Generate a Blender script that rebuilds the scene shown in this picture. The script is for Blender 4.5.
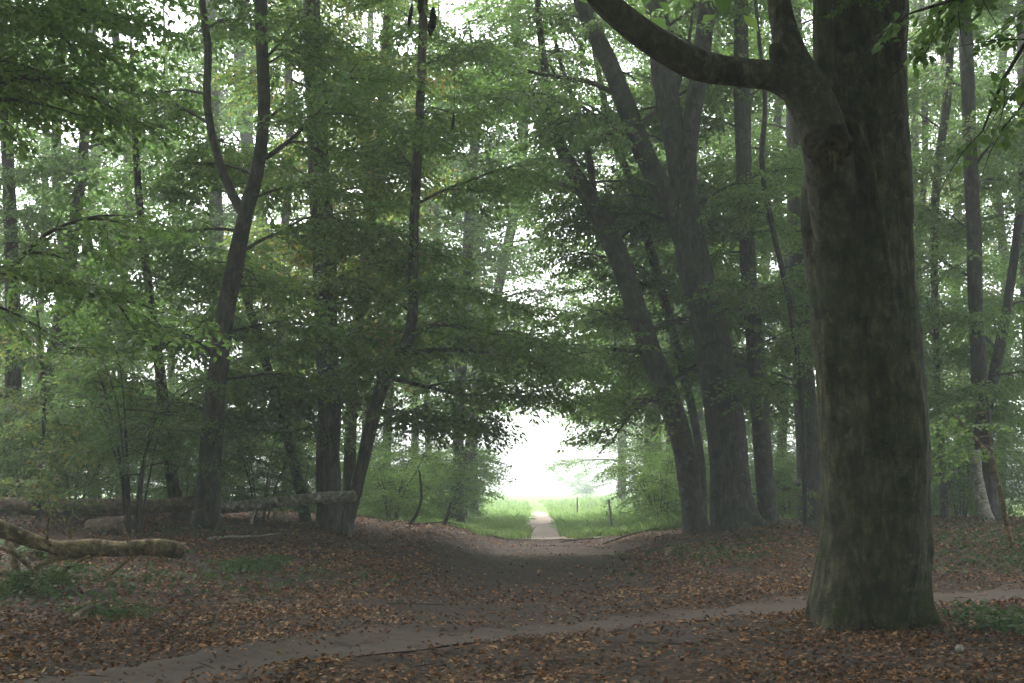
import bpy, math, random
import numpy as np
from mathutils import Vector, noise

R = math.radians
scene = bpy.context.scene
col = scene.collection
for o in list(bpy.data.objects):
    bpy.data.objects.remove(o)

# ------------------------------------------------------------------ camera, sky, sun, exposure
W, H, F = 1024, 683, 1422.0
HOR = 485.0
CAMZ = 1.6
TH = math.atan((HOR - H / 2) / F)
cam = bpy.data.cameras.new("camera")
cam.sensor_width = 36.0
cam.lens = F * 36.0 / W
cam.clip_end = 2000
camo = bpy.data.objects.new("camera", cam)
col.objects.link(camo)
camo.location = (0, 0, CAMZ)
camo.rotation_euler = (math.pi / 2 + TH, 0, 0)
scene.camera = camo

SUN_EL, SUN_AZ = 55.0, -25.0
world = bpy.data.worlds.new("World")
scene.world = world
world.use_nodes = True
wn, wl = world.node_tree.nodes, world.node_tree.links
wn.clear()
sky = wn.new("ShaderNodeTexSky")
sky.sky_type = 'NISHITA'
sky.sun_disc = False
sky.sun_elevation = R(SUN_EL)
sky.sun_rotation = R(SUN_AZ)
sky.air_density = 1.0
sky.dust_density = 4.0
sky.ozone_density = 1.0
hs = wn.new("ShaderNodeHueSaturation")
hs.inputs['Saturation'].default_value = 0.3
bg = wn.new("ShaderNodeBackground")
bg.inputs['Strength'].default_value = 0.15
wo = wn.new("ShaderNodeOutputWorld")
wl.new(sky.outputs[0], hs.inputs['Color'])
wl.new(hs.outputs[0], bg.inputs['Color'])
wl.new(bg.outputs[0], wo.inputs['Surface'])

sun = bpy.data.lights.new("sun", 'SUN')
sun.energy = 1.0
sun.angle = R(25)
sun.color = (1.0, 0.96, 0.9)
suno = bpy.data.objects.new("sun", sun)
col.objects.link(suno)
suno.rotation_euler = (R(90 - SUN_EL), 0, R(180 - SUN_AZ))
suno.location = (0, 60, 60)

scene.view_settings.view_transform = 'Standard'
scene.view_settings.look = 'None'
scene.view_settings.gamma = 1.0
scene.view_settings.use_curve_mapping = False
scene.view_settings.exposure = 2.38
HAZE = 0.0026
scene.render.engine = 'CYCLES'
cy = scene.cycles
cy.max_bounces = 6
cy.diffuse_bounces = 3
cy.glossy_bounces = 2
cy.transmission_bounces = 3
cy.volume_bounces = 1
cy.transparent_max_bounces = 4
cy.use_denoising = True
cy.sample_clamp_indirect = 6.0

# ------------------------------------------------------------------ helpers
CT, ST = math.cos(TH), math.sin(TH)


def P(px, py, Y):
    """the point at distance Y that stands at this place of the photograph"""
    u, v = (px - W / 2) / F, -(py - H / 2) / F
    d = Vector((u, CT - v * ST, ST + v * CT))
    return Vector((0, 0, CAMZ)) + d * (Y / d.y)


def proj(p):
    x, y, z = p[0], p[1], p[2] - CAMZ
    d = y * CT + z * ST
    if d < 0.5:
        return (-9999, -9999)
    return (W / 2 + F * x / d, H / 2 - F * (-y * ST + z * CT) / d)


def sstep(a, b, x):
    t = np.clip((x - a) / (b - a), 0, 1)
    return t * t * (3 - 2 * t)


def vnoise(x, y, seed=0):
    x = np.asarray(x, float); y = np.asarray(y, float)
    xi, yi = np.floor(x), np.floor(y)
    xf, yf = x - xi, y - yi
    u, v = xf * xf * (3 - 2 * xf), yf * yf * (3 - 2 * yf)

    def hsh(a, b):
        s = np.sin(a * 127.1 + b * 311.7 + seed * 74.7) * 43758.5453
        return s - np.floor(s)
    a, b, c, d = hsh(xi, yi), hsh(xi + 1, yi), hsh(xi, yi + 1), hsh(xi + 1, yi + 1)
    return (a * (1 - u) + b * u) * (1 - v) + (c * (1 - u) + d * u) * v - 0.5


def track_x(y):
    return 0.2 + 0.5 * sstep(18, 37, y) + 0.9 * sstep(40, 110, y)


def hgt(x, y):
    x = np.asarray(x, float); y = np.asarray(y, float)
    d = x - track_x(y)
    lb = 0.42 * sstep(0.6, 2.6, -d) + 0.36 * sstep(2.4, 6.5, -d) + 0.25 * sstep(6.5, 11, -d)
    rb = 0.26 * sstep(1.0, 2.9, d) + 0.28 * sstep(2.4, 5.5, d) + 0.12 * sstep(5.5, 11, d)
    A = sstep(15, 30, y) * (1 - 0.85 * sstep(36.5, 43, y))
    base = 0.13 * sstep(20, 34, y) - 0.07 * sstep(37, 44, y)
    n = 0.10 * vnoise(x * 0.55, y * 0.55, 1) + (0.05 * vnoise(x * 1.7, y * 1.7, 2) + 0.03 * vnoise(x * 4, y * 4, 3)) * (1 - sstep(35, 43, y))
    dist = np.hypot(x, y)
    far = sstep(60, 200, dist)
    # the crossing path is worn flat
    dp = np.abs(y - cross_y(x))
    n = n * (0.25 + 0.75 * sstep(0.6, 1.6, dp)) - 0.05 * (1 - sstep(0.5, 1.2, dp))
    lip = 0.05 * sstep(34.5, 36, y) * (1 - sstep(36.6, 38.5, y)) * sstep(1.2, 2.5, np.abs(d)) * (0.7 + 1.3 * vnoise(x * 2.2, y * 1.5, 17))
    return (lb + rb) * A + base + lip + n * (1 - far)


CPX = np.array([-8, -5.9, -4.3, -3.4, -2.06, -0.13, 2.37, 4.3, 6.8, 10, 30])
CPY = np.array([3.0, 7.5, 10.0, 11.5, 13.7, 15.7, 17.9, 19.0, 19.8, 20.3, 23])


def cross_y(x):
    return np.interp(x, CPX, CPY)


def gz(x, y):
    return float(hgt(x, y))


def tag(o, label=None, cat=None, group=None, kind=None):
    if label: o['label'] = label
    if cat: o['category'] = cat
    if group: o['group'] = group
    if kind: o['kind'] = kind
    return o


def empty(name, loc):
    o = bpy.data.objects.new(name, None)
    o.empty_display_size = 0.3
    col.objects.link(o)
    o.location = loc
    return o


def link_mesh(name, me, parent=None):
    o = bpy.data.objects.new(name, me)
    col.objects.link(o)
    if parent is not None:
        o.parent = parent
    return o


def mesh_np(name, verts, faces, mats, smooth=True, fmat=None):
    """faces: list of index arrays (n,k), one per polygon size"""
    me = bpy.data.meshes.new(name)
    verts = np.asarray(verts, np.float32)
    me.vertices.add(len(verts))
    me.vertices.foreach_set('co', verts.ravel())
    loops = np.concatenate([f.ravel() for f in faces]).astype(np.int32)
    tot = np.concatenate([np.full(len(f), f.shape[1]) for f in faces]).astype(np.int32)
    st = np.concatenate([[0], np.cumsum(tot)[:-1]]).astype(np.int32)
    me.loops.add(len(loops))
    me.loops.foreach_set('vertex_index', loops)
    me.polygons.add(len(tot))
    me.polygons.foreach_set('loop_start', st)
    me.polygons.foreach_set('loop_total', tot)
    for m in mats:
        me.materials.append(m)
    if fmat is not None:
        me.polygons.foreach_set('material_index', np.asarray(fmat, np.int32))
    me.polygons.foreach_set('use_smooth', np.full(len(tot), smooth))
    me.update(calc_edges=True)
    return me


def spline(pts, n):
    """Catmull-Rom resample of rows (any columns) to n rows"""
    p = np.asarray(pts, float)
    if len(p) < 3:
        t = np.linspace(0, 1, n)[:, None]
        return p[0] * (1 - t) + p[-1] * t
    q = np.vstack([2 * p[0] - p[1], p, 2 * p[-1] - p[-2]])
    seg = np.linalg.norm(np.diff(p[:, :3], axis=0), axis=1)
    cum = np.concatenate([[0], np.cumsum(seg)])
    s = np.linspace(0, cum[-1], n)
    i = np.clip(np.searchsorted(cum, s, side='right') - 1, 0, len(p) - 2)
    t = ((s - cum[i]) / np.maximum(seg[i], 1e-6))[:, None]
    a, b, c, d = q[i], q[i + 1], q[i + 2], q[i + 3]
    return 0.5 * (2 * b + (c - a) * t + (2 * a - 5 * b + 4 * c - d) * t * t + (3 * b - a - 3 * c + d) * t ** 3)


class Tubes:
    def __init__(s):
        s.v, s.f, s.n, s.tri = [], [], 0, []

    def add(s, pts, rad, seg=8, wob=0.0, seed=0, flare=0.0, cap=True, lobes=5):
        pts = np.asarray(pts, float)
        rad = np.asarray(rad, float)
        n = len(pts)
        tan = np.gradient(pts, axis=0)
        tan /= np.linalg.norm(tan, axis=1)[:, None] + 1e-9
        ref = np.array([1.0, 0, 0]) if abs(tan[0][0]) < 0.8 else np.array([0, 1.0, 0])
        N = np.empty_like(pts)
        a = ref - tan[0] * ref.dot(tan[0])
        N[0] = a / np.linalg.norm(a)
        for i in range(1, n):
            a = N[i - 1] - tan[i] * N[i - 1].dot(tan[i])
            N[i] = a / np.linalg.norm(a)
        B = np.cross(tan, N)
        ang = np.linspace(0, 2 * math.pi, seg, endpoint=False)
        ca, sa = np.cos(ang), np.sin(ang)
        rr = np.repeat(rad[:, None], seg, 1)
        ln = np.concatenate([[0], np.cumsum(np.linalg.norm(np.diff(pts, axis=0), axis=1))])
        if wob:
            L = ln[:, None] + 0 * ang[None]
            rr = rr * (1 + wob * (2 * vnoise(L * 1.1 + seed * 3.3, (ca * 1.3 + 5)[None] + 0 * L, seed)
                                  + 1.2 * vnoise(L * 3.1, (sa * 2.1 + ca + 9)[None] + 0 * L, seed + 5)))
        if flare:
            lob = 0.55 + 0.45 * np.cos(lobes * ang + seed * 1.7) + 0.3 * np.cos(3 * ang + seed)
            rr = rr * (1 + flare * np.exp(-ln / (1.1 * rad[0] + .05))[:, None] * lob[None])
        V = pts[:, None] + rr[..., None] * (ca[None, :, None] * N[:, None] + sa[None, :, None] * B[:, None])
        idx = np.arange(n * seg).reshape(n, seg) + s.n
        a, b = idx[:-1], idx[1:]
        s.f.append(np.stack([a, np.roll(a, -1, 1), np.roll(b, -1, 1), b], -1).reshape(-1, 4))
        V = V.reshape(-1, 3)
        s.v.append(V)
        s.n += len(V)
        if cap:
            for e in (0, n - 1):
                s.v.append(pts[e][None])
                c = s.n
                s.n += 1
                r_ = idx[e]
                s.tri.append(np.stack([r_, np.roll(r_, -1), np.full(seg, c)], -1))
        return s

    def build(s, name, m, parent=None, origin=(0, 0, 0)):
        v = np.concatenate(s.v) - np.asarray(origin, float)
        fs = [np.concatenate(s.f)]
        if s.tri:
            fs.append(np.concatenate(s.tri))
        return link_mesh(name, mesh_np(name, v, fs, [m]), parent)


# ------------------------------------------------------------------ materials
def newmat(name):
    m = bpy.data.materials.new(name)
    m.use_nodes = True
    nt = m.node_tree
    nt.nodes.clear()
    out = nt.nodes.new("ShaderNodeOutputMaterial")
    return m, nt, out


def nd(nt, typ, **kw):
    n = nt.nodes.new(typ)
    for k, v in kw.items():
        setattr(n, k, v)
    return n


def ramp(nt, fac, stops, interp='LINEAR'):
    r = nt.nodes.new("ShaderNodeValToRGB")
    r.color_ramp.interpolation = interp
    els = r.color_ramp.elements
    while len(els) < len(stops):
        els.new(0.5)
    for e, (p, c) in zip(els, stops):
        e.position = p
        e.color = (*c, 1)
    nt.links.new(fac, r.inputs[0])
    return r.outputs[0]


def mixc(nt, fac, a, b):
    m = nt.nodes.new("ShaderNodeMix")
    m.data_type = 'RGBA'
    for sock, v in ((m.inputs[0], fac), (m.inputs[6], a), (m.inputs[7], b)):
        if hasattr(v, 'is_linked'):
            nt.links.new(v, sock)
        elif isinstance(v, (int, float)):
            sock.default_value = v
        else:
            sock.default_value = (*v, 1)
    return m.outputs[2]


def tex(nt, vec, scale, detail=4, rough=0.55, dist=0.0):
    n = nt.nodes.new("ShaderNodeTexNoise")
    n.inputs['Scale'].default_value = scale
    n.inputs['Detail'].default_value = detail
    n.inputs['Roughness'].default_value = rough
    n.inputs['Distortion'].default_value = dist
    nt.links.new(vec, n.inputs['Vector'])
    return n.outputs[0]


def mapped(nt, sx, sy, sz, src='Object'):
    tc = nt.nodes.new("ShaderNodeTexCoord")
    mp = nt.nodes.new("ShaderNodeMapping")
    mp.inputs['Scale'].default_value = (sx, sy, sz)
    nt.links.new(tc.outputs[src], mp.inputs[0])
    return mp.outputs[0]


def mathn(nt, op, a, b=0.0):
    m = nt.nodes.new("ShaderNodeMath")
    m.operation = op
    for s, v in ((m.inputs[0], a), (m.inputs[1], b)):
        if hasattr(v, 'is_linked'):
            nt.links.new(v, s)
        else:
            s.default_value = v
    return m.outputs[0]


def bark(name, dark, light, moss=(0.06, 0.07, 0.03), mossk=0.5, wrinkle=False, bump=0.5, furrow=0.25):
    m, nt, out = newmat(name)
    v = mapped(nt, 1, 1, furrow)
    v1 = mapped(nt, 1, 1, 1)
    big = tex(nt, v1, 1.6, 5, 0.6, 0.4)
    fine = tex(nt, v, 11, 10, 0.72, 0.4)
    c = ramp(nt, fine, [(0.36, dark), (0.5, tuple((a_ + b_) / 2.6 for a_, b_ in zip(dark, light))), (0.64, light)])
    mp = ramp(nt, big, [(0.48, (0, 0, 0)), (0.68, (mossk,) * 3)])
    c = mixc(nt, mp, c, moss)
    patch = tex(nt, v1, 3.3, 4, 0.6, 0.6)
    pm = ramp(nt, patch, [(0.53, (0, 0, 0)), (0.66, (0.75,) * 3)])
    c = mixc(nt, pm, c, tuple(x * 0.4 for x in dark))
    lich = tex(nt, v1, 5.5, 3, 0.6)
    lm = ramp(nt, lich, [(0.62, (0, 0, 0)), (0.7, (0.45,) * 3)])
    c = mixc(nt, lm, c, tuple(min(1, x * 1.5) for x in light))
    fl = tex(nt, v1, 17, 5, 0.7, 0.8)
    fm = ramp(nt, mathn(nt, 'ADD', mathn(nt, 'MULTIPLY', fl, .7), mathn(nt, 'MULTIPLY', lich, .3)), [(0.58, (0, 0, 0)), (0.62, (0.3,) * 3)])
    c = mixc(nt, fm, c, tuple(min(1, x * 1.35) for x in light))
    b = nt.nodes.new("ShaderNodeBump")
    b.inputs['Strength'].default_value = bump
    b.inputs['Distance'].default_value = 0.03
    hgtv = fine
    if wrinkle:
        vw = mapped(nt, 1.3, 1.3, 5)
        wr = tex(nt, vw, 2.6, 7, 0.7, 1.6)
        hgtv = mathn(nt, 'ADD', mathn(nt, 'MULTIPLY', wr, 0.8), fine)
        wm = ramp(nt, wr, [(0.34, (0.4,) * 3), (0.44, (0, 0, 0))])
        c = mixc(nt, wm, c, tuple(x * 0.45 for x in dark))
    nt.links.new(hgtv, b.inputs['Height'])
    bs = nt.nodes.new("ShaderNodeBsdfPrincipled")
    bs.inputs['Roughness'].default_value = 0.85
    bs.inputs['Specular IOR Level'].default_value = 0.25
    nt.links.new(c, bs.inputs['Base Color'])
    nt.links.new(b.outputs[0], bs.inputs['Normal'])
    nt.links.new(bs.outputs[0], out.inputs['Surface'])
    return m


def leafmat(name, stops, trans=(0.085, 0.155, 0.042), tk=0.5, rough=0.5, spec=0.35, clump=0.5):
    """stops: colour by leaf; clump: how much whole boughs differ"""
    m, nt, out = newmat(name)
    geo = nt.nodes.new("ShaderNodeNewGeometry")
    v = mapped(nt, 1, 1, 1)
    cl = tex(nt, v, 0.55, 2, 0.5)
    f = mathn(nt, 'ADD', mathn(nt, 'MULTIPLY', geo.outputs['Random Per Island'], 0.8),
              mathn(nt, 'MULTIPLY', mathn(nt, 'SUBTRACT', cl, 0.4), clump))
    c = ramp(nt, f, stops)
    bs = nt.nodes.new("ShaderNodeBsdfPrincipled")
    bs.inputs['Roughness'].default_value = rough
    bs.inputs['Specular IOR Level'].default_value = spec
    nt.links.new(c, bs.inputs['Base Color'])
    tr = nt.nodes.new("ShaderNodeBsdfTranslucent")
    tc = mixc(nt, 0.5, c, trans)
    sc = nt.nodes.new("ShaderNodeVectorMath")
    sc.operation = 'SCALE'
    sc.inputs['Scale'].default_value = 2.2
    nt.links.new(tc, sc.inputs[0])
    nt.links.new(sc.outputs[0], tr.inputs[0])
    mx = nt.nodes.new("ShaderNodeMixShader")
    mx.inputs[0].default_value = tk
    nt.links.new(bs.outputs[0], mx.inputs[1])
    nt.links.new(tr.outputs[0], mx.inputs[2])
    nt.links.new(mx.outputs[0], out.inputs['Surface'])
    return m


M = {}
M['big_bark'] = bark('old_beech_bark', (0.015, 0.0145, 0.008), (0.14, 0.132, 0.072), (0.040, 0.056, 0.014), 0.85, True, 1.0, 0.35)
M['limb_bark'] = bark('grey_limb_bark', (0.045, 0.04, 0.032), (0.19, 0.17, 0.135), (0.06, 0.065, 0.03), 0.5, True, 0.8, 0.6)
M['burr_bark'] = bark('burr_bark', (0.018, 0.014, 0.010), (0.12, 0.085, 0.055), (0.03, 0.025, 0.014), 0.5, True, 1.0, 1.0)
M['beech'] = bark('beech_bark', (0.045, 0.04, 0.032), (0.12, 0.108, 0.088), (0.055, 0.062, 0.03), 0.55, True, 0.4, 0.4)
M['rough'] = bark('rough_bark', (0.035, 0.03, 0.025), (0.15, 0.13, 0.105), (0.06, 0.07, 0.035), 0.5, False, 0.9, 0.16)
M['dark'] = bark('dark_bark', (0.014, 0.013, 0.010), (0.088, 0.078, 0.062), (0.038, 0.048, 0.018), 0.7, True, 0.8, 0.3)
M['pale'] = bark('pale_bark', (0.09, 0.08, 0.07), (0.26, 0.235, 0.2), (0.12, 0.13, 0.07), 0.4, False, 0.5, 0.3)
M['birch'] = bark('birch_bark', (0.17, 0.14, 0.12), (0.55, 0.50, 0.45), (0.10, 0.10, 0.06), 0.5, True, 0.5, 2.5)
M['log'] = bark('log_bark', (0.06, 0.04, 0.022), (0.42, 0.30, 0.175), (0.11, 0.11, 0.045), 0.6, False, 1.0, 1.0)
M['greylog'] = bark('grey_log_bark', (0.12, 0.11, 0.09), (0.46, 0.42, 0.37), (0.10, 0.10, 0.06), 0.4, False, 0.8, 1.0)
M['darklog'] = bark('dark_log_bark', (0.08, 0.056, 0.040), (0.26, 0.185, 0.13), (0.06, 0.07, 0.035), 0.6, False, 0.8, 1.0)
M['wood'] = bark('broken_wood', (0.13, 0.09, 0.055), (0.34, 0.25, 0.16), (0.2, 0.16, 0.1), 0.3, False, 0.9, 1.0)
M['twig'] = bark('twig_bark', (0.02, 0.017, 0.014), (0.05, 0.043, 0.035), (0.04, 0.04, 0.02), 0.3, False, 0.2, 1)
M['post'] = bark('weathered_post_wood', (0.12, 0.11, 0.10), (0.26, 0.24, 0.22), (0.12, 0.12, 0.09), 0.3, False, 0.5, 0.2)
M['cone'] = bark('dark_cone_scales', (0.012, 0.010, 0.008), (0.035, 0.028, 0.022), (0.02, 0.018, 0.014), 0.3, False, 0.6, 1)
M['stone'] = bark('pale_stone', (0.3, 0.28, 0.25), (0.55, 0.52, 0.47), (0.3, 0.3, 0.22), 0.2, False, 0.3, 1)

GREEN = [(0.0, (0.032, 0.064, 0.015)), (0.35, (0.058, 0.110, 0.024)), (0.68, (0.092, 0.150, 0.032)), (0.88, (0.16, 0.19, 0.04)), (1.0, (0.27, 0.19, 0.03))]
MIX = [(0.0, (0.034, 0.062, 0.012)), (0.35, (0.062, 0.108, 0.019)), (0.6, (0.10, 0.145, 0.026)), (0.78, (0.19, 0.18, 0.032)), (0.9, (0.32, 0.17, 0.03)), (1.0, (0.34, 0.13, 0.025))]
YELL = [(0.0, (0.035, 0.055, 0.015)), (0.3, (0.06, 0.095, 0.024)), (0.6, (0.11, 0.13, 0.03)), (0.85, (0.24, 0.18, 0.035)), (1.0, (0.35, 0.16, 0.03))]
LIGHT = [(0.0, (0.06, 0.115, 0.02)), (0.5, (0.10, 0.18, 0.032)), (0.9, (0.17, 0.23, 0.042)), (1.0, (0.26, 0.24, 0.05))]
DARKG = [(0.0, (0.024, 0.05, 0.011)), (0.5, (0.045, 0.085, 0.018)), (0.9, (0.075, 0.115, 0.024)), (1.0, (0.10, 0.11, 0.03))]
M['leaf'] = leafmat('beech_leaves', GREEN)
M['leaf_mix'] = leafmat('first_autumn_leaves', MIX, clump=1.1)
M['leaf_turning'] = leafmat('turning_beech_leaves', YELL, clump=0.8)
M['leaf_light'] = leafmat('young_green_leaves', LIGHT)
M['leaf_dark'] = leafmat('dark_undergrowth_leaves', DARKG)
M['ivy'] = leafmat('ivy_leaves', [(0, (0.018, 0.036, 0.013)), (0.5, (0.04, 0.07, 0.026)), (1, (0.085, 0.12, 0.045))], tk=0.15, rough=0.65, spec=0.15, clump=0.3)
M['fern'] = leafmat('fern_fronds', [(0, (0.03, 0.07, 0.015)), (0.5, (0.05, 0.11, 0.025)), (1, (0.09, 0.15, 0.035))], tk=0.2, rough=.7, spec=.15)
M['grass'] = leafmat('meadow_grass', [(0, (0.10, 0.165, 0.045)), (0.5, (0.16, 0.235, 0.08)), (1, (0.30, 0.32, 0.13))], tk=0.45)
M['litter'] = leafmat('fallen_leaves', [(0.0, (0.014, 0.008, 0.006)), (0.3, (0.04, 0.019, 0.011)), (0.52, (0.11, 0.046, 0.022)),
                                       (0.7, (0.25, 0.105, 0.042)), (0.84, (0.40, 0.21, 0.095)), (0.93, (0.52, 0.37, 0.22)), (1.0, (0.55, 0.38, 0.09))],
                      trans=(0.2, 0.09, 0.03), tk=0.1, rough=0.65, spec=0.25, clump=0.45)


def groundmat():
    m, nt, out = newmat('forest_floor_and_meadow')
    v = mapped(nt, 1, 1, 1)
    vor = nt.nodes.new("ShaderNodeTexVoronoi")
    vor.inputs['Scale'].default_value = 16
    nt.links.new(v, vor.inputs['Vector'])
    sep = nt.nodes.new("ShaderNodeSeparateColor")
    nt.links.new(vor.outputs['Color'], sep.inputs[0])
    leaf = ramp(nt, sep.outputs[0], [(0, (0.012, 0.007, 0.005)), (0.35, (0.033, 0.017, 0.010)), (0.7, (0.08, 0.038, 0.02)), (0.95, (0.16, 0.08, 0.04)), (1, (0.22, 0.12, 0.06))])
    soil = ramp(nt, tex(nt, v, 12, 6, 0.7), [(0.3, (0.016, 0.012, 0.009)), (0.7, (0.052, 0.038, 0.028))])
    k = ramp(nt, tex(nt, v, 1.1, 5, 0.65, 0.5), [(0.40, (0, 0, 0)), (0.58, (0.9,) * 3)])
    c = mixc(nt, k, soil, leaf)
    gr = ramp(nt, tex(nt, v, 2.5, 6, 0.7), [(0.3, (0.07, 0.13, 0.028)), (0.55, (0.13, 0.21, 0.045)), (0.75, (0.21, 0.25, 0.08))])
    sx = nt.nodes.new("ShaderNodeSeparateXYZ")
    nt.links.new(v, sx.inputs[0])
    wob = mathn(nt, 'MULTIPLY', mathn(nt, 'SUBTRACT', tex(nt, v, 0.5, 5, 0.65), 0.5), 4.0)
    yy = mathn(nt, 'ADD', sx.outputs[1], wob)
    g = ramp(nt, mathn(nt, 'MULTIPLY', yy, 0.01), [(0.378, (0, 0, 0)), (0.392, (1, 1, 1))])
    c = mixc(nt, g, c, gr)
    b = nt.nodes.new("ShaderNodeBump")
    b.inputs['Strength'].default_value = 0.8
    b.inputs['Distance'].default_value = 0.04
    nt.links.new(mathn(nt, 'ADD', vor.outputs['Distance'], tex(nt, v, 20, 5, 0.7)), b.inputs['Height'])
    bs = nt.nodes.new("ShaderNodeBsdfPrincipled")
    bs.inputs['Roughness'].default_value = 0.9
    bs.inputs['Specular IOR Level'].default_value = 0.2
    nt.links.new(c, bs.inputs['Base Color'])
    nt.links.new(b.outputs[0], bs.inputs['Normal'])
    nt.links.new(bs.outputs[0], out.inputs['Surface'])
    return m


def dirtmat(name, a, b_, speck, sk=0.5, scale=9):
    m, nt, out = newmat(name)
    v = mapped(nt, 1, 1, 1)
    n1 = tex(nt, v, scale, 8, 0.75)
    n2 = tex(nt, v, 0.8, 4, 0.6, 0.5)
    c = ramp(nt, mathn(nt, 'ADD', mathn(nt, 'MULTIPLY', n1, 0.6), mathn(nt, 'MULTIPLY', n2, 0.4)), [(0.35, a), (0.65, b_)])
    vor = nt.nodes.new("ShaderNodeTexVoronoi")
    vor.inputs['Scale'].default_value = 22
    nt.links.new(v, vor.inputs['Vector'])
    sep = nt.nodes.new("ShaderNodeSeparateColor")
    nt.links.new(vor.outputs['Color'], sep.inputs[0])
    k = ramp(nt, sep.outputs[1], [(0.7, (0, 0, 0)), (0.85, (sk,) * 3)])
    c = mixc(nt, k, c, speck)
    b = nt.nodes.new("ShaderNodeBump")
    b.inputs['Strength'].default_value = 0.6
    b.inputs['Distance'].default_value = 0.03
    nt.links.new(n1, b.inputs['Height'])
    bs = nt.nodes.new("ShaderNodeBsdfPrincipled")
    bs.inputs['Roughness'].default_value = 0.9
    bs.inputs['Specular IOR Level'].default_value = 0.2
    nt.links.new(c, bs.inputs['Base Color'])
    nt.links.new(b.outputs[0], bs.inputs['Normal'])
    nt.links.new(bs.outputs[0], out.inputs['Surface'])
    return m


M['ground'] = groundmat()
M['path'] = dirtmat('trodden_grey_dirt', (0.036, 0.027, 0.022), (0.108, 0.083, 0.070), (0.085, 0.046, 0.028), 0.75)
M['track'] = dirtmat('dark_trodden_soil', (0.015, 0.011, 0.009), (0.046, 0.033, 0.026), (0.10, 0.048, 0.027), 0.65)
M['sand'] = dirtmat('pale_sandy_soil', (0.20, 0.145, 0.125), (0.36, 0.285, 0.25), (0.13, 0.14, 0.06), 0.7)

# ------------------------------------------------------------------ ground, paths, haze
N = 261
u = np.linspace(-1, 1, N)
gx = 250 * np.sinh(5.2 * u) / math.sinh(5.2)
gy = np.concatenate([np.linspace(-60, 6, 24), np.arange(6.4, 44, 0.16), 44 + 356 * (np.geomspace(1, 40, 70) - 1) / 39])
GX, GY = np.meshgrid(gx, gy)
V = np.stack([GX, GY, hgt(GX, GY)], -1).reshape(-1, 3)
idx = np.arange(V.shape[0]).reshape(len(gy), N)
Q = np.stack([idx[:-1, :-1], idx[:-1, 1:], idx[1:, 1:], idx[1:, :-1]], -1).reshape(-1, 4)
tag(link_mesh('ground', mesh_np('ground', V, [Q], [M['ground']])), 'brown forest floor that turns to green meadow beyond the trees', 'ground', kind='structure')


def strip(name, pts, widths, m, label, seed, lift=0.014, nx=14, step=0.15, rag=0.35):
    p = np.asarray(pts, float)
    L = np.linalg.norm(np.diff(p, axis=0), axis=1).sum()
    n = max(4, int(L / step))
    q = spline(np.column_stack([p, np.zeros(len(p)), widths]), n)
    c, w = q[:, :2], q[:, 3]
    t = np.gradient(c, axis=0)
    t /= np.linalg.norm(t, axis=1)[:, None]
    nn = np.stack([-t[:, 1], t[:, 0]], 1)
    s = np.linspace(-1, 1, nx)
    k = np.arange(n)
    wl_ = w / 2 + rag * (vnoise(k * 0.12, k * 0, seed) + 0.6 * vnoise(k * 0.45, k * 0, seed + 1))
    wr_ = w / 2 + rag * (vnoise(k * 0.12, k * 0, seed + 2) + 0.6 * vnoise(k * 0.45, k * 0, seed + 3))
    off = np.where(s[None] < 0, s[None] * wl_[:, None], s[None] * wr_[:, None])
    XY = c[:, None] + off[..., None] * nn[:, None]
    Z = hgt(XY[..., 0], XY[..., 1]) + lift
    V = np.concatenate([XY, Z[..., None]], -1).reshape(-1, 3)
    ix = np.arange(n * nx).reshape(n, nx)
    Q = np.stack([ix[:-1, :-1], ix[:-1, 1:], ix[1:, 1:], ix[1:, :-1]], -1).reshape(-1, 4)
    return tag(link_mesh(name, mesh_np(name, V, [Q], [m])), label, 'path', kind='structure')


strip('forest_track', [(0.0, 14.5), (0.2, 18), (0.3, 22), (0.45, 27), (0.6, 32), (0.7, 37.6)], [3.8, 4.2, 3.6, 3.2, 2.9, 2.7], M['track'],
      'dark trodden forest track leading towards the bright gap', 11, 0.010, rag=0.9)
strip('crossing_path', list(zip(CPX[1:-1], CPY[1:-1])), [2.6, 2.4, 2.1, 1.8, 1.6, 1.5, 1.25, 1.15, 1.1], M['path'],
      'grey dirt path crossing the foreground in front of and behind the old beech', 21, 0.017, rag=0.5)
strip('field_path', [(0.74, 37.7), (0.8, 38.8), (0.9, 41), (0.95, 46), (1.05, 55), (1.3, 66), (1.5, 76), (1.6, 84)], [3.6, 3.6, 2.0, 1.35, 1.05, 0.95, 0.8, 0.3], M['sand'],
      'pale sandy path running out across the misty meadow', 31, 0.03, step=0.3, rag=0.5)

hz, nt, out = newmat('misty_air')
vol = nt.nodes.new("ShaderNodeVolumePrincipled")
vol.inputs['Color'].default_value = (0.9, 0.95, 1.0, 1)
vol.inputs['Density'].default_value = HAZE
vol.inputs['Anisotropy'].default_value = 0.0
nt.links.new(vol.outputs[0], out.inputs['Volume'])
hb = [(-256, -66, -2.5), (256, -66, -2.5), (256, 406, -2.5), (-256, 406, -2.5), (-256, -66, 29), (256, -66, 29), (256, 406, 29), (-256, 406, 29)]
me = bpy.data.meshes.new('haze')
me.from_pydata(hb, [], [(3, 2, 1, 0), (4, 5, 6, 7), (0, 1, 5, 4), (1, 2, 6, 5), (2, 3, 7, 6), (3, 0, 4, 7)])
me.materials.append(hz)
tag(link_mesh('haze', me), 'pale morning mist filling the wood and the meadow', 'mist', kind='stuff')


# ------------------------------------------------------------------ foliage
KITE = np.array([(0, 0, 0), (0.45, -0.31, 0.07), (1, 0, -0.05), (0.5, 0.31, 0.07)])
OVAL = np.array([(0, 0, 0), (0.18, -0.2, 0.04), (0.45, -0.32, 0.06), (0.75, -0.22, 0.03), (1.02, 0, -0.06), (0.75, 0.22, 0.03), (0.45, 0.32, 0.06), (0.18, 0.2, 0.04)])


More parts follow.
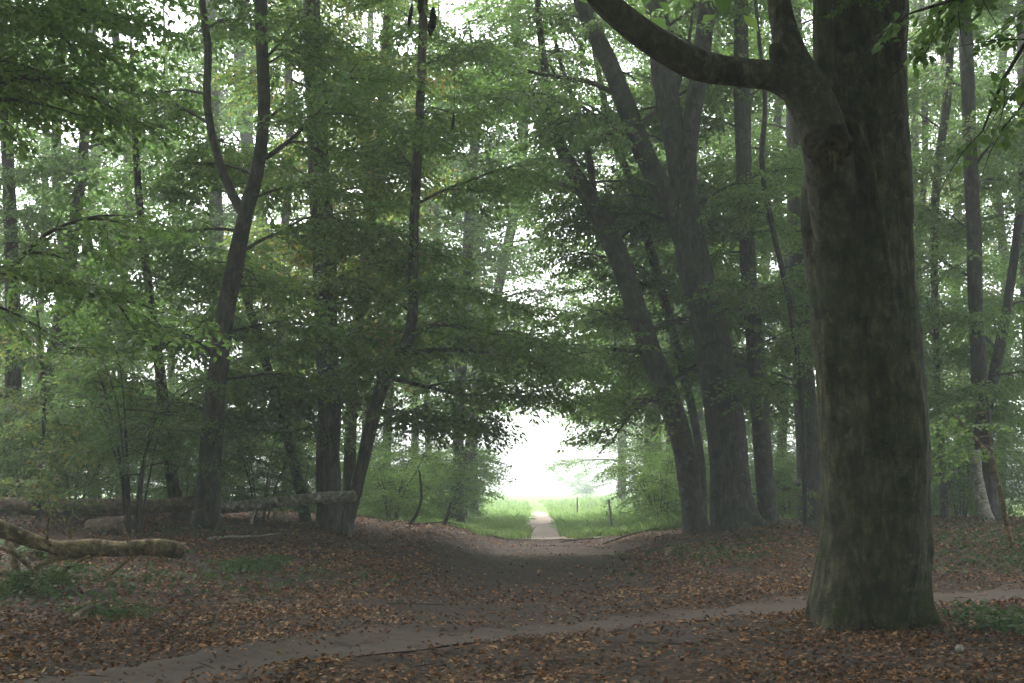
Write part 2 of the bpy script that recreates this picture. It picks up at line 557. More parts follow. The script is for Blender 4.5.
def spray_template(seed, shape=KITE, leaf=0.085, dl=0.125, ds=0.062, tilt=0.75, L=1.0, wide=0.42):
    rg = np.random.default_rng(seed)
    pos, ang, sz = [], [], []
    for t in np.arange(0.1, 1.0, dl):
        for sd in (-1, 1):
            a = sd * R(50 + rg.uniform(-12, 12))
            l = L * wide * (1 - 0.62 * t) * rg.uniform(0.7, 1.25)
            b = np.array([t * L + rg.uniform(-.04, .04), 0, 0])
            d = np.array([math.cos(a), math.sin(a), 0])
            k = 0
            for q in np.arange(0.03, l, ds):
                k += 1
                if rg.random() < 0.12:
                    continue
                pos.append(b + d * q)
                ang.append(a + (1 if k % 2 else -1) * R(rg.uniform(20, 60)))
                sz.append(leaf * rg.uniform(0.65, 1.2))
    for q in np.arange(0.2, 1.02, ds * 1.3):
        pos.append(np.array([q * L, 0, 0]))
        ang.append(R(rg.uniform(-60, 60)))
        sz.append(leaf * rg.uniform(0.7, 1.2))
    pos, ang, sz = np.array(pos), np.array(ang), np.array(sz)
    n = len(pos)
    pos[:, 2] += -0.22 * (pos[:, 0] / L) ** 2 * L + rg.normal(0, 0.03, n)
    pitch = -np.abs(rg.normal(0.25, tilt * 0.5, n))
    roll = rg.normal(0, tilt, n)
    ca, sa, cp, sp = np.cos(ang), np.sin(ang), np.cos(pitch), np.sin(pitch)
    X = np.stack([ca * cp, sa * cp, sp], 1)
    Y0 = np.stack([-sa, ca, 0 * ca], 1)
    Z0 = np.cross(X, Y0)
    Yv = Y0 * np.cos(roll)[:, None] + Z0 * np.sin(roll)[:, None]
    Zv = np.cross(X, Yv)
    v = pos[:, None] + sz[:, None, None] * (shape[None, :, 0, None] * X[:, None] + shape[None, :, 1, None] * Yv[:, None] + shape[None, :, 2, None] * Zv[:, None])
    return v


TPL = {
    'mid': [spray_template(i, leaf=0.104, dl=0.135, ds=0.07) for i in range(7)],
    'far': [spray_template(20 + i, leaf=0.13, dl=0.19, ds=0.10) for i in range(6)],
    'coarse': [spray_template(40 + i, leaf=0.24, dl=0.3, ds=0.19) for i in range(5)],
    'near': [spray_template(60 + i, shape=OVAL, leaf=0.085, dl=0.16, ds=0.075, tilt=0.45) for i in range(5)],
    'hang': [spray_template(70 + i, shape=OVAL, leaf=0.10, dl=0.13, ds=0.075, tilt=0.6, L=0.5, wide=.5) for i in range(5)],
    'bush': [spray_template(80 + i, leaf=0.075, dl=0.14, ds=0.065, tilt=0.8) for i in range(6)],
}


class Foliage:
    """a crown of leaves and the twigs that carry them"""
    def __init__(s, seed):
        s.rg = np.random.default_rng(seed)
        s.q, s.o, s.t = [], [], []

    def spray(s, p, az, pitch, scale, lod='mid', roll=None):
        rg = s.rg
        tp = TPL[lod][rg.integers(len(TPL[lod]))]
        if roll is None:
            roll = rg.normal(0, 0.42)
        ca, sa, cp, sp = math.cos(az), math.sin(az), math.cos(pitch), math.sin(pitch)
        X = np.array([ca * cp, sa * cp, sp])
        Y = np.array([-sa, ca, 0])
        Z = np.cross(X, Y)
        Y2 = Y * math.cos(roll) + Z * math.sin(roll)
        Z2 = np.cross(X, Y2)
        if rg.random() < 0.5:
            Y2 = -Y2
        Rm = np.stack([X, Y2, Z2], 0) * scale
        v = tp @ Rm + np.asarray(p)
        (s.o if tp.shape[1] == 8 else s.q).append(v)
        if lod != 'coarse':
            t = np.array([0, 0.35, 0.7, 1.0])
            c = np.stack([t, 0 * t, -0.22 * t * t], 1) @ Rm + np.asarray(p)
            r = np.array([0.007, 0.005, 0.0035, 0.0015]) * (1.6 if lod == 'far' else 1)
            a = (X * 0)[None] + r[:, None] * Y2[None]
            b = r[:, None] * Z2[None]
            ring = [c + a, c - 0.5 * a + 0.86 * b, c - 0.5 * a - 0.86 * b]
            for i in range(3):
                A, B = ring[i], ring[(i + 1) % 3]
                s.t.append(np.stack([A[:-1], A[1:], B[1:], B[:-1]], 1))

    def along(s, pts, start=0.2, gap=0.3, lod='mid', sc=(0.8, 1.3), spread=0.7, thin=0.0):
        pts = np.asarray(pts)
        d = np.linalg.norm(np.diff(pts, axis=0), axis=1)
        cum = np.concatenate([[0], np.cumsum(d)])
        side = 1
        for q in np.arange(start * cum[-1], cum[-1], gap):
            if s.rg.random() < thin:
                continue
            i = min(np.searchsorted(cum, q, side='right') - 1, len(pts) - 2)
            f = (q - cum[i]) / max(d[i], 1e-6)
            p = pts[i] * (1 - f) + pts[i + 1] * f
            t = pts[i + 1] - pts[i]
            az = math.atan2(t[1], t[0]) + side * s.rg.uniform(0.45, 0.45 + spread)
            side = -side
            pit = s.rg.normal(-0.05, 0.3)
            k = s.rg.uniform(*sc)
            s.spray(p, az, pit, k * (1.5 if lod == 'coarse' else 1), lod)
        t = pts[-1] - pts[-2]
        s.spray(pts[-1], math.atan2(t[1], t[0]), s.rg.normal(-0.1, 0.15), s.rg.uniform(*sc), lod)

    def build(s, name, lm, parent=None, origin=(0, 0, 0), tm=None):
        vs, fs, fm, n = [], [], [], 0
        for arrs, k, mi in ((s.q, 4, 0), (s.o, 8, 0), (s.t, 4, 1)):
            if not arrs:
                continue
            v = np.concatenate(arrs).reshape(-1, 3)
            c = len(v) // k
            fs.append(np.arange(len(v)).reshape(c, k) + n)
            fm.append(np.full(c, mi))
            vs.append(v)
            n += len(v)
        v = np.concatenate(vs) - np.asarray(origin, float)
        me = mesh_np(name, v, fs, [lm, tm or M['twig']], False, np.concatenate(fm))
        return link_mesh(name, me, parent)


def in_view(p, mx=260, top=-140, ymin=5):
    if p[1] < ymin:
        return False
    x, y = proj(p)
    return -mx < x < W + mx and y > top


def bough(fol, rg, p0, az, elev, L, r0, lod='mid', gap=0.3, start=0.2, sag=0.35, sub=True, pts=None, tubes=None, thin=0.0, curl=0.25):
    """one branch with its side branches; returns Tubes"""
    tb = tubes or Tubes()
    if pts is None:
        t = np.linspace(0, 1, 7)
        a = az + curl * rg.normal() * t
        x = np.cumsum(np.cos(a)) / 7 * L * math.cos(elev)
        y = np.cumsum(np.sin(a)) / 7 * L * math.cos(elev)
        x -= x[0]; y -= y[0]
        z = L * (math.sin(elev) * t - sag * t * t * 0.6) + rg.normal(0, 0.04 * L ** 0.5, 7) * t
        pts = np.asarray(p0) + np.stack([x, y, z], 1)
    pts = np.asarray(pts, float)
    n = len(pts)
    Lr = np.linalg.norm(np.diff(pts, axis=0), axis=1).sum()
    cv = lod != 'coarse'
    if cv:
        sp = spline(pts, max(8, int(Lr / 0.25)))
        rad = r0 * (1 - np.linspace(0, 1, len(sp)) * 0.85)
        tb.add(sp, rad, 6, 0.08, int(rg.integers(99)))
    fol.along(pts, start, gap, lod, thin=thin)
    if sub:
        sd = 1 if rg.random() < 0.5 else -1
        for t in np.arange(max(0.25, start), 0.95, 0.15 if cv else 0.22):
            i = min(int(t * (n - 1)), n - 2)
            f = t * (n - 1) - i
            p = pts[i] * (1 - f) + pts[i + 1] * f
            d = pts[i + 1] - pts[i]
            a2 = math.atan2(d[1], d[0]) + sd * rg.uniform(0.6, 1.1)
            sd = -sd
            l2 = Lr * 0.42 * (1 - 0.55 * t) * rg.uniform(0.7, 1.2)
            e2 = rg.normal(0.08, 0.15)
            k = np.linspace(0, 1, 5)[:, None]
            q = p + l2 * k * np.array([math.cos(a2) * math.cos(e2), math.sin(a2) * math.cos(e2), math.sin(e2)]) - np.array([0, 0, 0.22 * l2]) * k * k
            if cv:
                tb.add(spline(q, 6), r0 * 0.45 * (1 - np.linspace(0, 1, 6) * 0.85), 4, 0, 0)
            fol.along(q, 0.15, gap, lod, thin=thin)
    return tb


NBK = 1.28


def px_path(pts, Y):
    """pts: (px, py, width_px[, dY])"""
    out, rad = [], []
    for q in pts:
        y = Y + (q[3] if len(q) > 3 else 0)
        out.append(P(q[0], q[1], y))
        rad.append(q[2] / 2 / F * y)
    return np.array(out), np.array(rad)


def tree(name, label, Y, stems, top=14.0, zlo=3.0, nb=14, blen=3.6, seed=1, mat='beech', leaf='leaf', flare=0.35, boughs=(), az=None, lod='mid', back=False,
         gap=0.25, cat='tree', group=None, ztop=None, seg=16, thin=0.0, sag=0.35, elo=2, ehi=32):
    """stems[0] is the trunk, the others fork from it; boughs are branches that the photograph shows one by one"""
    rg = np.random.default_rng(seed)
    pts, rad = px_path(stems[0], Y)
    b = pts[0].copy()
    z0 = gz(b[0], b[1])
    if pts[0][2] > z0 - 0.12:
        d = pts[0] - pts[1]
        low = pts[0].copy(); low[2] = z0 - 0.15
        pts = np.vstack([low, pts]); rad = np.concatenate([[rad[0] * 1.02], rad])
        if pts[1][2] - pts[0][2] < 0.05:
            pts = np.delete(pts, 1, 0); rad = np.delete(rad, 1)
    else:
        pts[0][2] = z0 - 0.15
    origin = Vector((pts[0][0], pts[0][1], z0))
    root = tag(empty(name, origin), label, cat, group)
    fol = Foliage(seed)
    axes = []
    for i, st in enumerate(stems):
        if i:
            pts, rad = px_path(st, Y)
        ext = st[-1][1] < 175
        if ext:
            d = pts[-1] - pts[-2]
            d /= max(np.linalg.norm(d), 1e-6)
            d = d * 0.7 + np.array([0, 0, 0.3])
            d /= np.linalg.norm(d)
            k = max(2.0, (top - pts[-1][2]) / max(d[2], 0.4))
            pts = np.vstack([pts, pts[-1] + d * k * 0.5, pts[-1] + d * k])
            rad = np.concatenate([rad, [rad[-1] * 0.7, rad[-1] * 0.15]])
        L = np.linalg.norm(np.diff(pts, axis=0), axis=1).sum()
        q = spline(np.column_stack([pts, rad]), max(10, int(L / 0.22)))
        axes.append(q)
        Tubes().add(q[:, :3], np.maximum(q[:, 3], 0.006), seg, 0.07, seed + i, flare if i == 0 else 0).build('trunk' if i == 0 else 'fork', M[mat], root, origin)
    zt = ztop or top * 0.93
    ga = rg.uniform(0, 6.28)
    nb = int(nb * NBK)
    for k in range(nb):
        z = zlo + (zt - zlo) * ((k + 0.5) / nb) ** 1.15
        ax = axes[k % len(axes)] if z > axes[-1][0][2] + .3 else axes[0]
        if ax[-1][2] < z:
            ax = max(axes, key=lambda a_: a_[-1][2])
        i = int(np.argmin(np.abs(ax[:, 2] - z)))
        p = ax[i, :3]
        ga += 2.4 + rg.normal(0, 0.3)
        a = ga if az is None else az[0] + rg.uniform(-1, 1) * az[1]
        if back and math.sin(a) < 0.1:
            a = -a
        fr = (z - zlo) / max(zt - zlo, 0.1)
        l = blen * (1 - 0.45 * fr) * rg.uniform(0.75, 1.2)
        e = R(rg.uniform(elo, ehi)) + 0.35 * fr
        if math.sin(a) < -0.25:
            l *= 0.55
        mid = p + l * 0.6 * np.array([math.cos(a), math.sin(a), 0.2])
        ld = lod if (in_view(mid) or in_view(p)) else 'coarse'
        r0 = min(0.011 * l + 0.006, max(ax[i, 3] * 0.6, 0.006))
        tb = bough(fol, rg, p, a, e, l, r0, ld, gap if ld != 'coarse' else 0.5, sag=sag, thin=thin)
        if tb.v:
            tb.build('branch', M[mat if mat not in ('birch',) else 'dark'], root, origin)
    for bd in boughs:
        bp, br = px_path(bd['pts'], Y)
        tb = bough(fol, rg, None, 0, 0, 0, br[0], lod, bd.get('gap', gap), bd.get('start', 0.25), pts=spline(bp, max(6, len(bp) * 2)), sub=bd.get('sub', True), thin=bd.get('thin', 0))
        tb.build('branch', M[bd.get('mat', mat)], root, origin)
    if fol.q or fol.o:
        fol.build('crown', M[leaf], root, origin)
    return root


def shrub(name, label, px, Y, h, spread, ns, seed, leaf='leaf_dark', cat='shrub', group=None, lod='bush', gap=0.24, x=None, start=0.2, bent=0.3, sc=(0.5, 0.9), mat='dark', r=0.02):
    rg = np.random.default_rng(seed)
    X = P(px, HOR, Y)[0] if x is None else x
    z0 = gz(X, Y)
    o = Vector((X, Y, z0))
    root = tag(empty(name, o), label, cat, group)
    fol = Foliage(seed)
    for k in range(ns):
        a = 6.28 * k / ns + rg.uniform(-.5, .5)
        hh = h * rg.uniform(0.65, 1.1)
        s = spread * rg.uniform(0.4, 1.0)
        t = np.linspace(0, 1, 7)
        b = np.array([X + 0.12 * math.cos(a), Y + 0.12 * math.sin(a), z0 - 0.06])
        pts = b + np.stack([math.cos(a) * s * t ** 1.4 + rg.normal(0, 0.05, 7) * t, math.sin(a) * s * t ** 1.4 + rg.normal(0, 0.05, 7) * t, hh * (t - bent * t ** 3)], 1)
        rr = r * rg.uniform(0.7, 1.3)
        tb = Tubes().add(spline(pts, 14), rr * (1 - 0.8 * np.linspace(0, 1, 14)), 6, 0.08, k)
        for t0 in np.arange(start, 0.95, 0.13):
            i = min(int(t0 * 6), 5)
            f = t0 * 6 - i
            p = pts[i] * (1 - f) + pts[i + 1] * f
            a2 = rg.uniform(0, 6.28)
            l2 = (0.28 * h) * (1 - 0.5 * t0) * rg.uniform(0.6, 1.3)
            kk = np.linspace(0, 1, 4)[:, None]
            e2 = rg.uniform(0.0, 0.6)
            q = p + l2 * kk * np.array([math.cos(a2) * math.cos(e2), math.sin(a2) * math.cos(e2), math.sin(e2)]) - np.array([0, 0, 0.25 * l2]) * kk * kk
            tb.add(q, rr * 0.4 * (1 - 0.8 * kk[:, 0]), 4, 0, 0)
            fol.along(q, 0.2, gap, lod, sc)
        fol.along(pts, start, gap * 1.5, lod, sc)
        tb.build('stem', M[mat], root, o)
    fol.build('foliage', M[leaf], root, o)
    return root

# ------------------------------------------------------------------ the old beech in the foreground
BY = 16.25
big_rows = [(0, 815, 905), (66, 817, 906), (110, 816, 907), (150, 813, 908), (176, 806, 909), (198, 804, 910), (263, 806, 914), (300, 808, 917), (356, 812, 921), (420, 817, 926), (468, 820, 930),
            (520, 821, 931), (550, 819, 932), (575, 814, 928), (595, 808, 924), (612, 803, 922), (628, 799, 921)]


def old_beech():
    rows = []
    for py, l, r in big_rows:
        a, b = P(l, py, BY), P(r, py, BY)
        rows.append((a[2], (a[0] + b[0]) / 2, (b[0] - a[0]) / 2))
    rows.sort()
    z = np.array([q[0] for q in rows]); cx = np.array([q[1] for q in rows]); rr = np.array([q[2] for q in rows])
    zb = gz(cx[0], BY)
    z[0] = min(z[0], zb - 0.05)
    zs = np.concatenate([np.linspace(zb - 0.15, 7.3, 170), np.linspace(7.5, 15, 24)])
    c = np.interp(zs, z, cx)
    r = np.interp(zs, z, rr)
    up = zs > z[-1]
    c[up] = cx[-1] + (zs[up] - z[-1]) * 0.02
    r[up] = rr[-1] * (1 - 0.055 * (zs[up] - z[-1]))
    seg = 88
    ang = np.linspace(0, 2 * math.pi, seg, endpoint=False)   # 0 = +x, 3pi/2 faces the camera
    V = np.empty((len(zs), seg, 3))
    for i, zz in enumerate(zs):
        h = zz - zb
        for j, a in enumerate(ang):
            ca, sa = math.cos(a), math.sin(a)
            d = 0.05 * noise.noise((ca * 1.1, sa * 1.1, zz * 0.55)) + 0.035 * noise.noise((ca * 2.4, sa * 2.4, zz * 1.2 + 7)) + 0.012 * noise.noise((ca * 6, sa * 6, zz * 5))
            d += 0.008 * noise.noise((ca * 2, sa * 2, zz * 16))
            d += 0.05 * noise.noise((ca * 3.1 + 4, sa * 3.1, zz * 0.22)) + 0.022 * noise.noise((ca * 7, sa * 7, zz * 0.5 + 3))
            lob = max(0, math.cos(3 * (a - 4.05))) ** 2 * 0.30 + max(0, math.cos(2 * (a - 5.7))) ** 3 * 0.07 + 0.05 * math.cos(7 * a + 1)
            d += math.exp(-max(h, 0) / 0.34) * (lob - 0.13)
            fold = math.exp(-((a - 4.05) / 0.28) ** 2) * 0.10 - math.exp(-((a - 4.45) / 0.16) ** 2) * 0.09 + math.exp(-((a - 4.95) / 0.3) ** 2) * 0.05
            d += fold * math.exp(-((zz - 4.2) / 1.1) ** 2)
            q = r[i] + d
            V[i, j] = (c[i] + q * ca, BY + q * sa * 0.95, zz)
    ix = np.arange(len(zs) * seg).reshape(len(zs), seg)
    Qf = np.stack([ix[:-1], np.roll(ix[:-1], -1, 1), np.roll(ix[1:], -1, 1), ix[1:]], -1).reshape(-1, 4)
    o = Vector((c[0], BY, zb))
    root = tag(empty('old_beech_tree', o), 'massive old beech in the right foreground with a thick low limb and a burr', 'tree')
    link_mesh('trunk', mesh_np('trunk', V.reshape(-1, 3) - np.array(o), [Qf], [M['big_bark']]), root)
    YL = BY - 0.72

    def limb(pts, ext=None, seed=0, seg=26, wob=0.06):
        p, r_ = px_path(pts, YL)
        if ext is not None:
            for e, rad in ext:
                p = np.vstack([p, p[-1] + np.array(e)])
                r_ = np.concatenate([r_, [rad]])
        L = np.linalg.norm(np.diff(p, axis=0), axis=1).sum()
        q = spline(np.column_stack([p, r_]), max(24, int(L / 0.06)))
        return Tubes().add(q[:, :3], q[:, 3], seg, wob, seed, 0).build('limb', M['limb_bark'], root, o), q
    limb([(838, 300, 30, 0.62), (836, 250, 40, 0.42), (833, 210, 47, 0.22), (830, 170, 50, .06), (824, 135, 48), (814, 108, 47), (803, 86, 44), (794, 66, 38, .05), (787, 42, 30, .1), (781, 15, 26, .15), (777, -15, 25, .2)],
         [((-0.15, 0.1, 1.2), 0.11), ((-0.1, 0.5, 1.6), 0.06), ((0, .4, 1.2), 0.02)], 3)
    limb([(815, 112, 30, 0.05), (800, 90, 38), (783, 79, 36), (765, 75, 31, -.05), (738, 72, 30, -.15), (715, 69, 31, -.25), (694, 63, 33, -.35), (670, 51, 33, -.45), (648, 37, 32, -.5), (625, 20, 30, -.6), (604, 1, 28, -.7), (585, -22, 26, -.8)],
         [((-0.6, -0.4, 0.5), 0.12), ((-1.1, -0.6, 0.6), 0.09), ((-1.4, -.6, 0.2), 0.05), ((-1.0, -.4, 0), 0.015)], 4)
    limb([(797, 70, 14, .1), (781, 62, 19, -.02), (775, 50, 15, -.04), (772, 44, 6, -.04)], None, 6, 14, 0.15)
    # the burr, a lumpy knob with a rotten hollow on the underside
    import bmesh
    bm = bmesh.new()
    bmesh.ops.create_icosphere(bm, subdivisions=5, radius=1)
    cb = P(829, 145, YL - 0.33)
    hol = Vector((-0.15, -0.75, -0.62)).normalized()
    for v in bm.verts:
        n = v.co.normalized()
        k = 1 + 0.22 * noise.noise(n * 2.2) + 0.12 * noise.noise(n * 5 + Vector((3, 0, 0))) + 0.06 * noise.noise(n * 11)
        dd = (n - hol).length
        k -= 0.55 * math.exp(-(dd / 0.28) ** 2)
        k += 0.16 * math.exp(-((dd - 0.55) / 0.16) ** 2)
        v.co = Vector((n.x * 0.25, n.y * 0.22, n.z * 0.24)) * k + cb - o
    for f in bm.faces:
        f.smooth = True
    me = bpy.data.meshes.new('burr'); bm.to_mesh(me); bm.free(); me.materials.append(M['burr_bark'])
    burr = link_mesh('burr', me, root)
    hb_ = Tubes()
    for k, (dx, dz, l) in enumerate([(-0.03, -0.1, 0.13), (0.02, -0.13, 0.2), (0.05, -0.09, 0.12)]):
        p = np.array(cb) + np.array([dx, -0.17, dz])
        hb_.add([p + (0, .06, .03), p, p + (0.01, 0.03, -l)], [0.03, 0.026, 0.008], 6, 0.3, k)
    hb_.build('splinters', M['wood'], burr, o)
    # bark collar torn round the base of the limb
    p, r_ = px_path([(844, 118, 8, -.2), (853, 128, 16, -.18), (858, 142, 17, -.12), (866, 160, 14, -.08), (873, 185, 11, -.06), (880, 215, 9, -.06), (886, 250, 6, -.02), (889, 285, 3, .02)], BY - 0.60)
    q = spline(np.column_stack([p, r_]), 50)
    Tubes().add(q[:, :3], q[:, 3], 12, 0.25, 9).build('bark_collar', M['big_bark'], root, o)
    # crown: long boughs high over the path, some hanging into the top of the picture
    fol = Foliage(77)
    rg = np.random.default_rng(5)
    for k in range(34):
        zz = 8.6 + 6.0 * (k / 34.0)
        a = k * 2.4 + rg.normal(0, .2)
        L = rg.uniform(5.5, 9.5) * (1 - 0.25 * k / 34)
        if math.sin(a) > -0.2 and zz < 11:
            L *= 0.45
        bough(fol, rg, (c[-1] if zz > 7 else cx[-1], BY, zz), a, R(rg.uniform(5, 25)), L, 0.09, 'coarse', 0.55, sag=0.22)
    tw = []
    for pts in ([(1120, -150, 24, 1.5), (1085, -60, 10, -5.5), (1050, 5, 5, -6.6), (1018, 55, 4, -7.0), (995, 95, 4, -7.1), (982, 132, 2, -7.2)],
                [(1120, -150, 24, 1.5), (1090, -95, 16, -5.8), (1040, -40, 9, -6.6), (985, -12, 6, -6.9), (940, 4, 4, -7.0), (908, 14, 2, -7.1)],
                [(1120, -150, 24, 1.5), (1095, -60, 8, -6.3), (1062, 40, 4, -7.2), (1035, 82, 4, -7.5), (1020, 108, 2, -7.6)],
                [(1010, -120, 12, -4), (985, -50, 8, -6.5), (972, -20, 5, -6.8), (958, 8, 3, -6.9), (947, 30, 2, -6.9)]):
        p, r_ = px_path(pts, BY)
        q = spline(np.column_stack([p, r_]), 26)
        Tubes().add(q[:, :3], q[:, 3], 6, 0.1).build('branch', M['dark'], root, o)
        tip = q[10:, :3]
        dd = 1
        for i in range(0, len(tip) - 1, 1):
            t = tip[i + 1] - tip[i]
            az = math.atan2(t[1], t[0]) + dd * rg.uniform(0.5, 1.1)
            dd = -dd
            fol.spray(tip[i], az, rg.normal(-0.5, 0.25), rg.uniform(0.6, 0.95), 'hang', rg.normal(0, 0.6))
        fol.spray(tip[-1], math.atan2(t[1], t[0]), -0.6, 0.7, 'hang')
    for px, py, s in ((835, 8, .5), (850, 2, .55), (868, 0, .5), (846, 16, .4), (880, 4, .42), (893, -6, .5)):
        fol.spray(P(px, py - 8, BY - 0.75), rg.uniform(3.6, 5.4), rg.normal(-0.25, 0.2), s * 1.5, 'hang', rg.normal(0, .4))
    fol.build('crown', M['leaf'], root, o)
    return root


old_beech()

# ------------------------------------------------------------------ trees of the wood's edge, one by one
tree('triple_stemmed_beech', 'dark beech right of the bright gap whose trunk splits into three tall stems', 32,
     [[(738, 537, 54), (735, 520, 46), (731, 495, 41), (727, 440, 38), (719, 380, 38), (708, 320, 37), (695, 265, 35), (687, 225, 31), (681, 170, 26), (672, 125, 25), (662, 60, 24), (655, 0, 23)],
      [(694, 262, 30), (676, 215, 24), (660, 185, 22), (645, 155, 21), (628, 110, 20), (607, 58, 19), (592, 28, 18), (580, -5, 17)],
      [(698, 270, 26), (691, 220, 22, -.1), (688, 175, 18, -.2), (692, 120, 18, -.3), (701, 60, 18, -.4), (707, 0, 17, -.5)]],
     top=16, zlo=7.0, nb=15, blen=4.8, seed=101, back=True, flare=0.3, seg=24, mat='dark', boughs=[
         {'pts': [(622, 98, 6), (590, 82, 5, -.6), (545, 75, 4, -1.2), (500, 64, 3, -1.8), (440, 55, 2, -2.2)]},
         {'pts': [(655, 178, 6), (620, 135, 5, -.5), (575, 103, 4, -1), (530, 92, 3, -1.4), (480, 96, 2, -1.8)]},
         {'pts': [(634, 150, 5), (600, 112, 4, .5), (560, 98, 3, 1), (515, 110, 2, 1.5)]},
         {'pts': [(676, 90, 7), (688, 45, 6, -.5), (694, 0, 5, -1)], 'sub': False, 'start': 0.7},
     ])
tree('leaning_beech', 'dark trunk left of the three-stemmed beech leaning strongly over the path', 33,
     [[(697, 536, 27), (694, 515, 24), (684, 450, 22), (668, 395, 23), (650, 350, 23), (635, 305, 22), (620, 260, 22), (604, 225, 21), (587, 195, 19), (570, 165, 15), (556, 135, 11), (547, 90, 9), (540, 30, 7)],
      [(612, 238, 12), (595, 200, 9, .2), (590, 160, 7, .4), (580, 120, 6, .8), (560, 60, 4, 1)]],
     top=15, zlo=3.4, nb=18, blen=3.6, seed=102, back=True, ztop=14, boughs=[
         {'pts': [(588, 195, 10), (560, 183, 8, -.4), (530, 175, 6, -.8), (495, 165, 4, -1.2)]},
         {'pts': [(650, 352, 6), (600, 350, 5, -.5), (555, 362, 4, -1.0), (520, 380, 3, -1.4)]},
         {'pts': [(668, 395, 6), (640, 405, 4, -.5), (612, 440, 3, -.9)]},
     ])
tree('sapling', 'thin dark pole rising between the leaning trunk and the three-stemmed beech', 34.5,
     [[(702, 470, 8), (690, 400, 9), (672, 330, 9), (652, 255, 9), (630, 180, 8), (612, 130, 7), (598, 70, 6)]], top=10, zlo=4, nb=6, blen=2.0, seed=103, back=True, cat='young tree', seg=8, ehi=20)
tree('beech_tree', 'straight slim dark trunk just right of the three-stemmed beech', 33,
     [[(770, 536, 22), (767, 505, 19), (762, 440, 18), (756, 360, 18), (749, 280, 17), (745, 200, 16), (742, 100, 16), (741, 0, 14)]], top=17, zlo=3.6, nb=16, blen=3.0, seed=104, back=True,
     boughs=[{'pts': [(752, 250, 4), (735, 232, 3, -.3), (712, 205, 2, -.6)]}])
tree('beech_tree', 'broad hazy trunk between the slim dark trunk and the old beech', 36,
     [[(815, 534, 28), (811, 500, 24), (806, 420, 23), (801, 330, 22), (798, 240, 21), (796, 140, 20), (794, 40, 18)]], top=17, zlo=3.4, nb=16, blen=3.4, seed=105, leaf='leaf',
     boughs=[{'pts': [(806, 480, 6), (780, 490, 5, -.6), (735, 500, 4, -1.2)], 'thin': .6}])
tree('sapling', 'very thin wavy stem left of the old beech limb', 31,
     [[(803, 420, 5), (794, 330, 6), (782, 270, 6), (770, 215, 6), (762, 160, 6), (765, 100, 5), (758, 30, 4)]], top=9, zlo=3.5, nb=6, blen=1.8, seed=106, cat='young tree', seg=7, mat='dark')
tree('slender_tree', 'slim straight dark trunk close behind the right edge of the old beech', 36,
     [[(945, 527, 9), (943, 480, 8), (938, 400, 7), (936, 340, 7), (934, 240, 8), (938, 170, 9), (947, 100, 9), (951, 20, 8)]], top=15, zlo=3.0, nb=14, blen=3.0, seed=107, seg=9, leaf='leaf')
tree('dark_trunked_tree', 'tall dark trunk on the right standing directly behind the white birch stump', 34,
     [[(990, 530, 22), (988, 500, 19), (983, 430, 18), (977, 340, 15), (974, 240, 15), (970, 150, 14), (967, 70, 14), (964, 0, 13)],
      [(984, 420, 13), (992, 385, 12, .2), (1003, 330, 10, .4), (1014, 260, 9, .6), (1022, 190, 9, .8), (1026, 100, 8, 1)]],
     top=16, zlo=3.2, nb=16, blen=3.2, seed=108, mat='dark', leaf='leaf',
     boughs=[{'pts': [(975, 165, 4), (995, 140, 3, -.4), (1020, 118, 2, -.8)]}])
tree('birch_stump', 'broken white birch stub with curling pale bark beside a dark trunk', 33.2,
     [[(990, 534, 15), (983, 505, 12), (977, 475, 11), (975, 450, 10)]], nb=0, seed=109, mat='birch', cat='tree stump', flare=0.3, top=2)
tree('sapling', 'thin bent bare sapling at the right edge in front of the birch stub', 24.5,
     [[(1016, 568, 7), (1010, 540, 6), (1003, 505, 5), (996, 475, 5), (985, 450, 4), (968, 430, 3), (955, 415, 2)]], nb=0, seed=110, mat='log', cat='young tree', seg=7, flare=.1, top=2,
     boughs=[{'pts': [(998, 480, 3), (990, 440, 3), (984, 400, 2)], 'thin': .9}])
tree('hazy_tree', 'pale hazy trunk cut by the right edge of the picture', 40,
     [[(1040, 520, 20), (1034, 400, 18), (1028, 250, 17), (1026, 120, 16), (1024, 0, 15)]], top=15, zlo=3, nb=12, blen=3.2, seed=111, leaf='leaf')

# left side of the track
tree('forked_tree', 'dark tree behind the fallen logs that forks into a V of two tall stems', 27,
     [[(205, 535, 27), (207, 515, 24), (211, 450, 22), (217, 380, 21), (226, 310, 19), (235, 265, 18), (243, 225, 16), (247, 208, 16), (256, 178, 14), (262, 140, 13), (264, 100, 13), (262, 50, 12), (261, 0, 12)],
      [(245, 214, 12), (235, 200, 10), (222, 170, 9), (212, 135, 8), (207, 95, 8), (208, 50, 8), (202, 0, 7)]],
     top=16, zlo=2.6, nb=18, blen=3.2, seed=201, back=True, mat='dark', leaf='leaf', boughs=[
         {'pts': [(212, 125, 4), (190, 112, 4, .4), (170, 98, 3, .8), (150, 70, 2, 1.2), (138, 45, 2, 1.5)]},
         {'pts': [(262, 160, 6), (290, 140, 4, -.5), (325, 105, 3, -1), (360, 60, 2, -1.5)]},
         {'pts': [(264, 60, 4), (282, 40, 3, -.3), (300, 10, 2, -.6)]},
     ])
tree('slender_tree', 'second trunk leaning against the base of the forked tree from behind', 28.5,
     [[(180, 522, 14), (172, 480, 13), (166, 430, 12), (160, 370, 11), (150, 300, 9), (140, 210, 8), (134, 120, 6)]], top=9, zlo=2.4, nb=8, blen=2.2, seed=202, mat='dark', leaf='leaf_dark', seg=10)
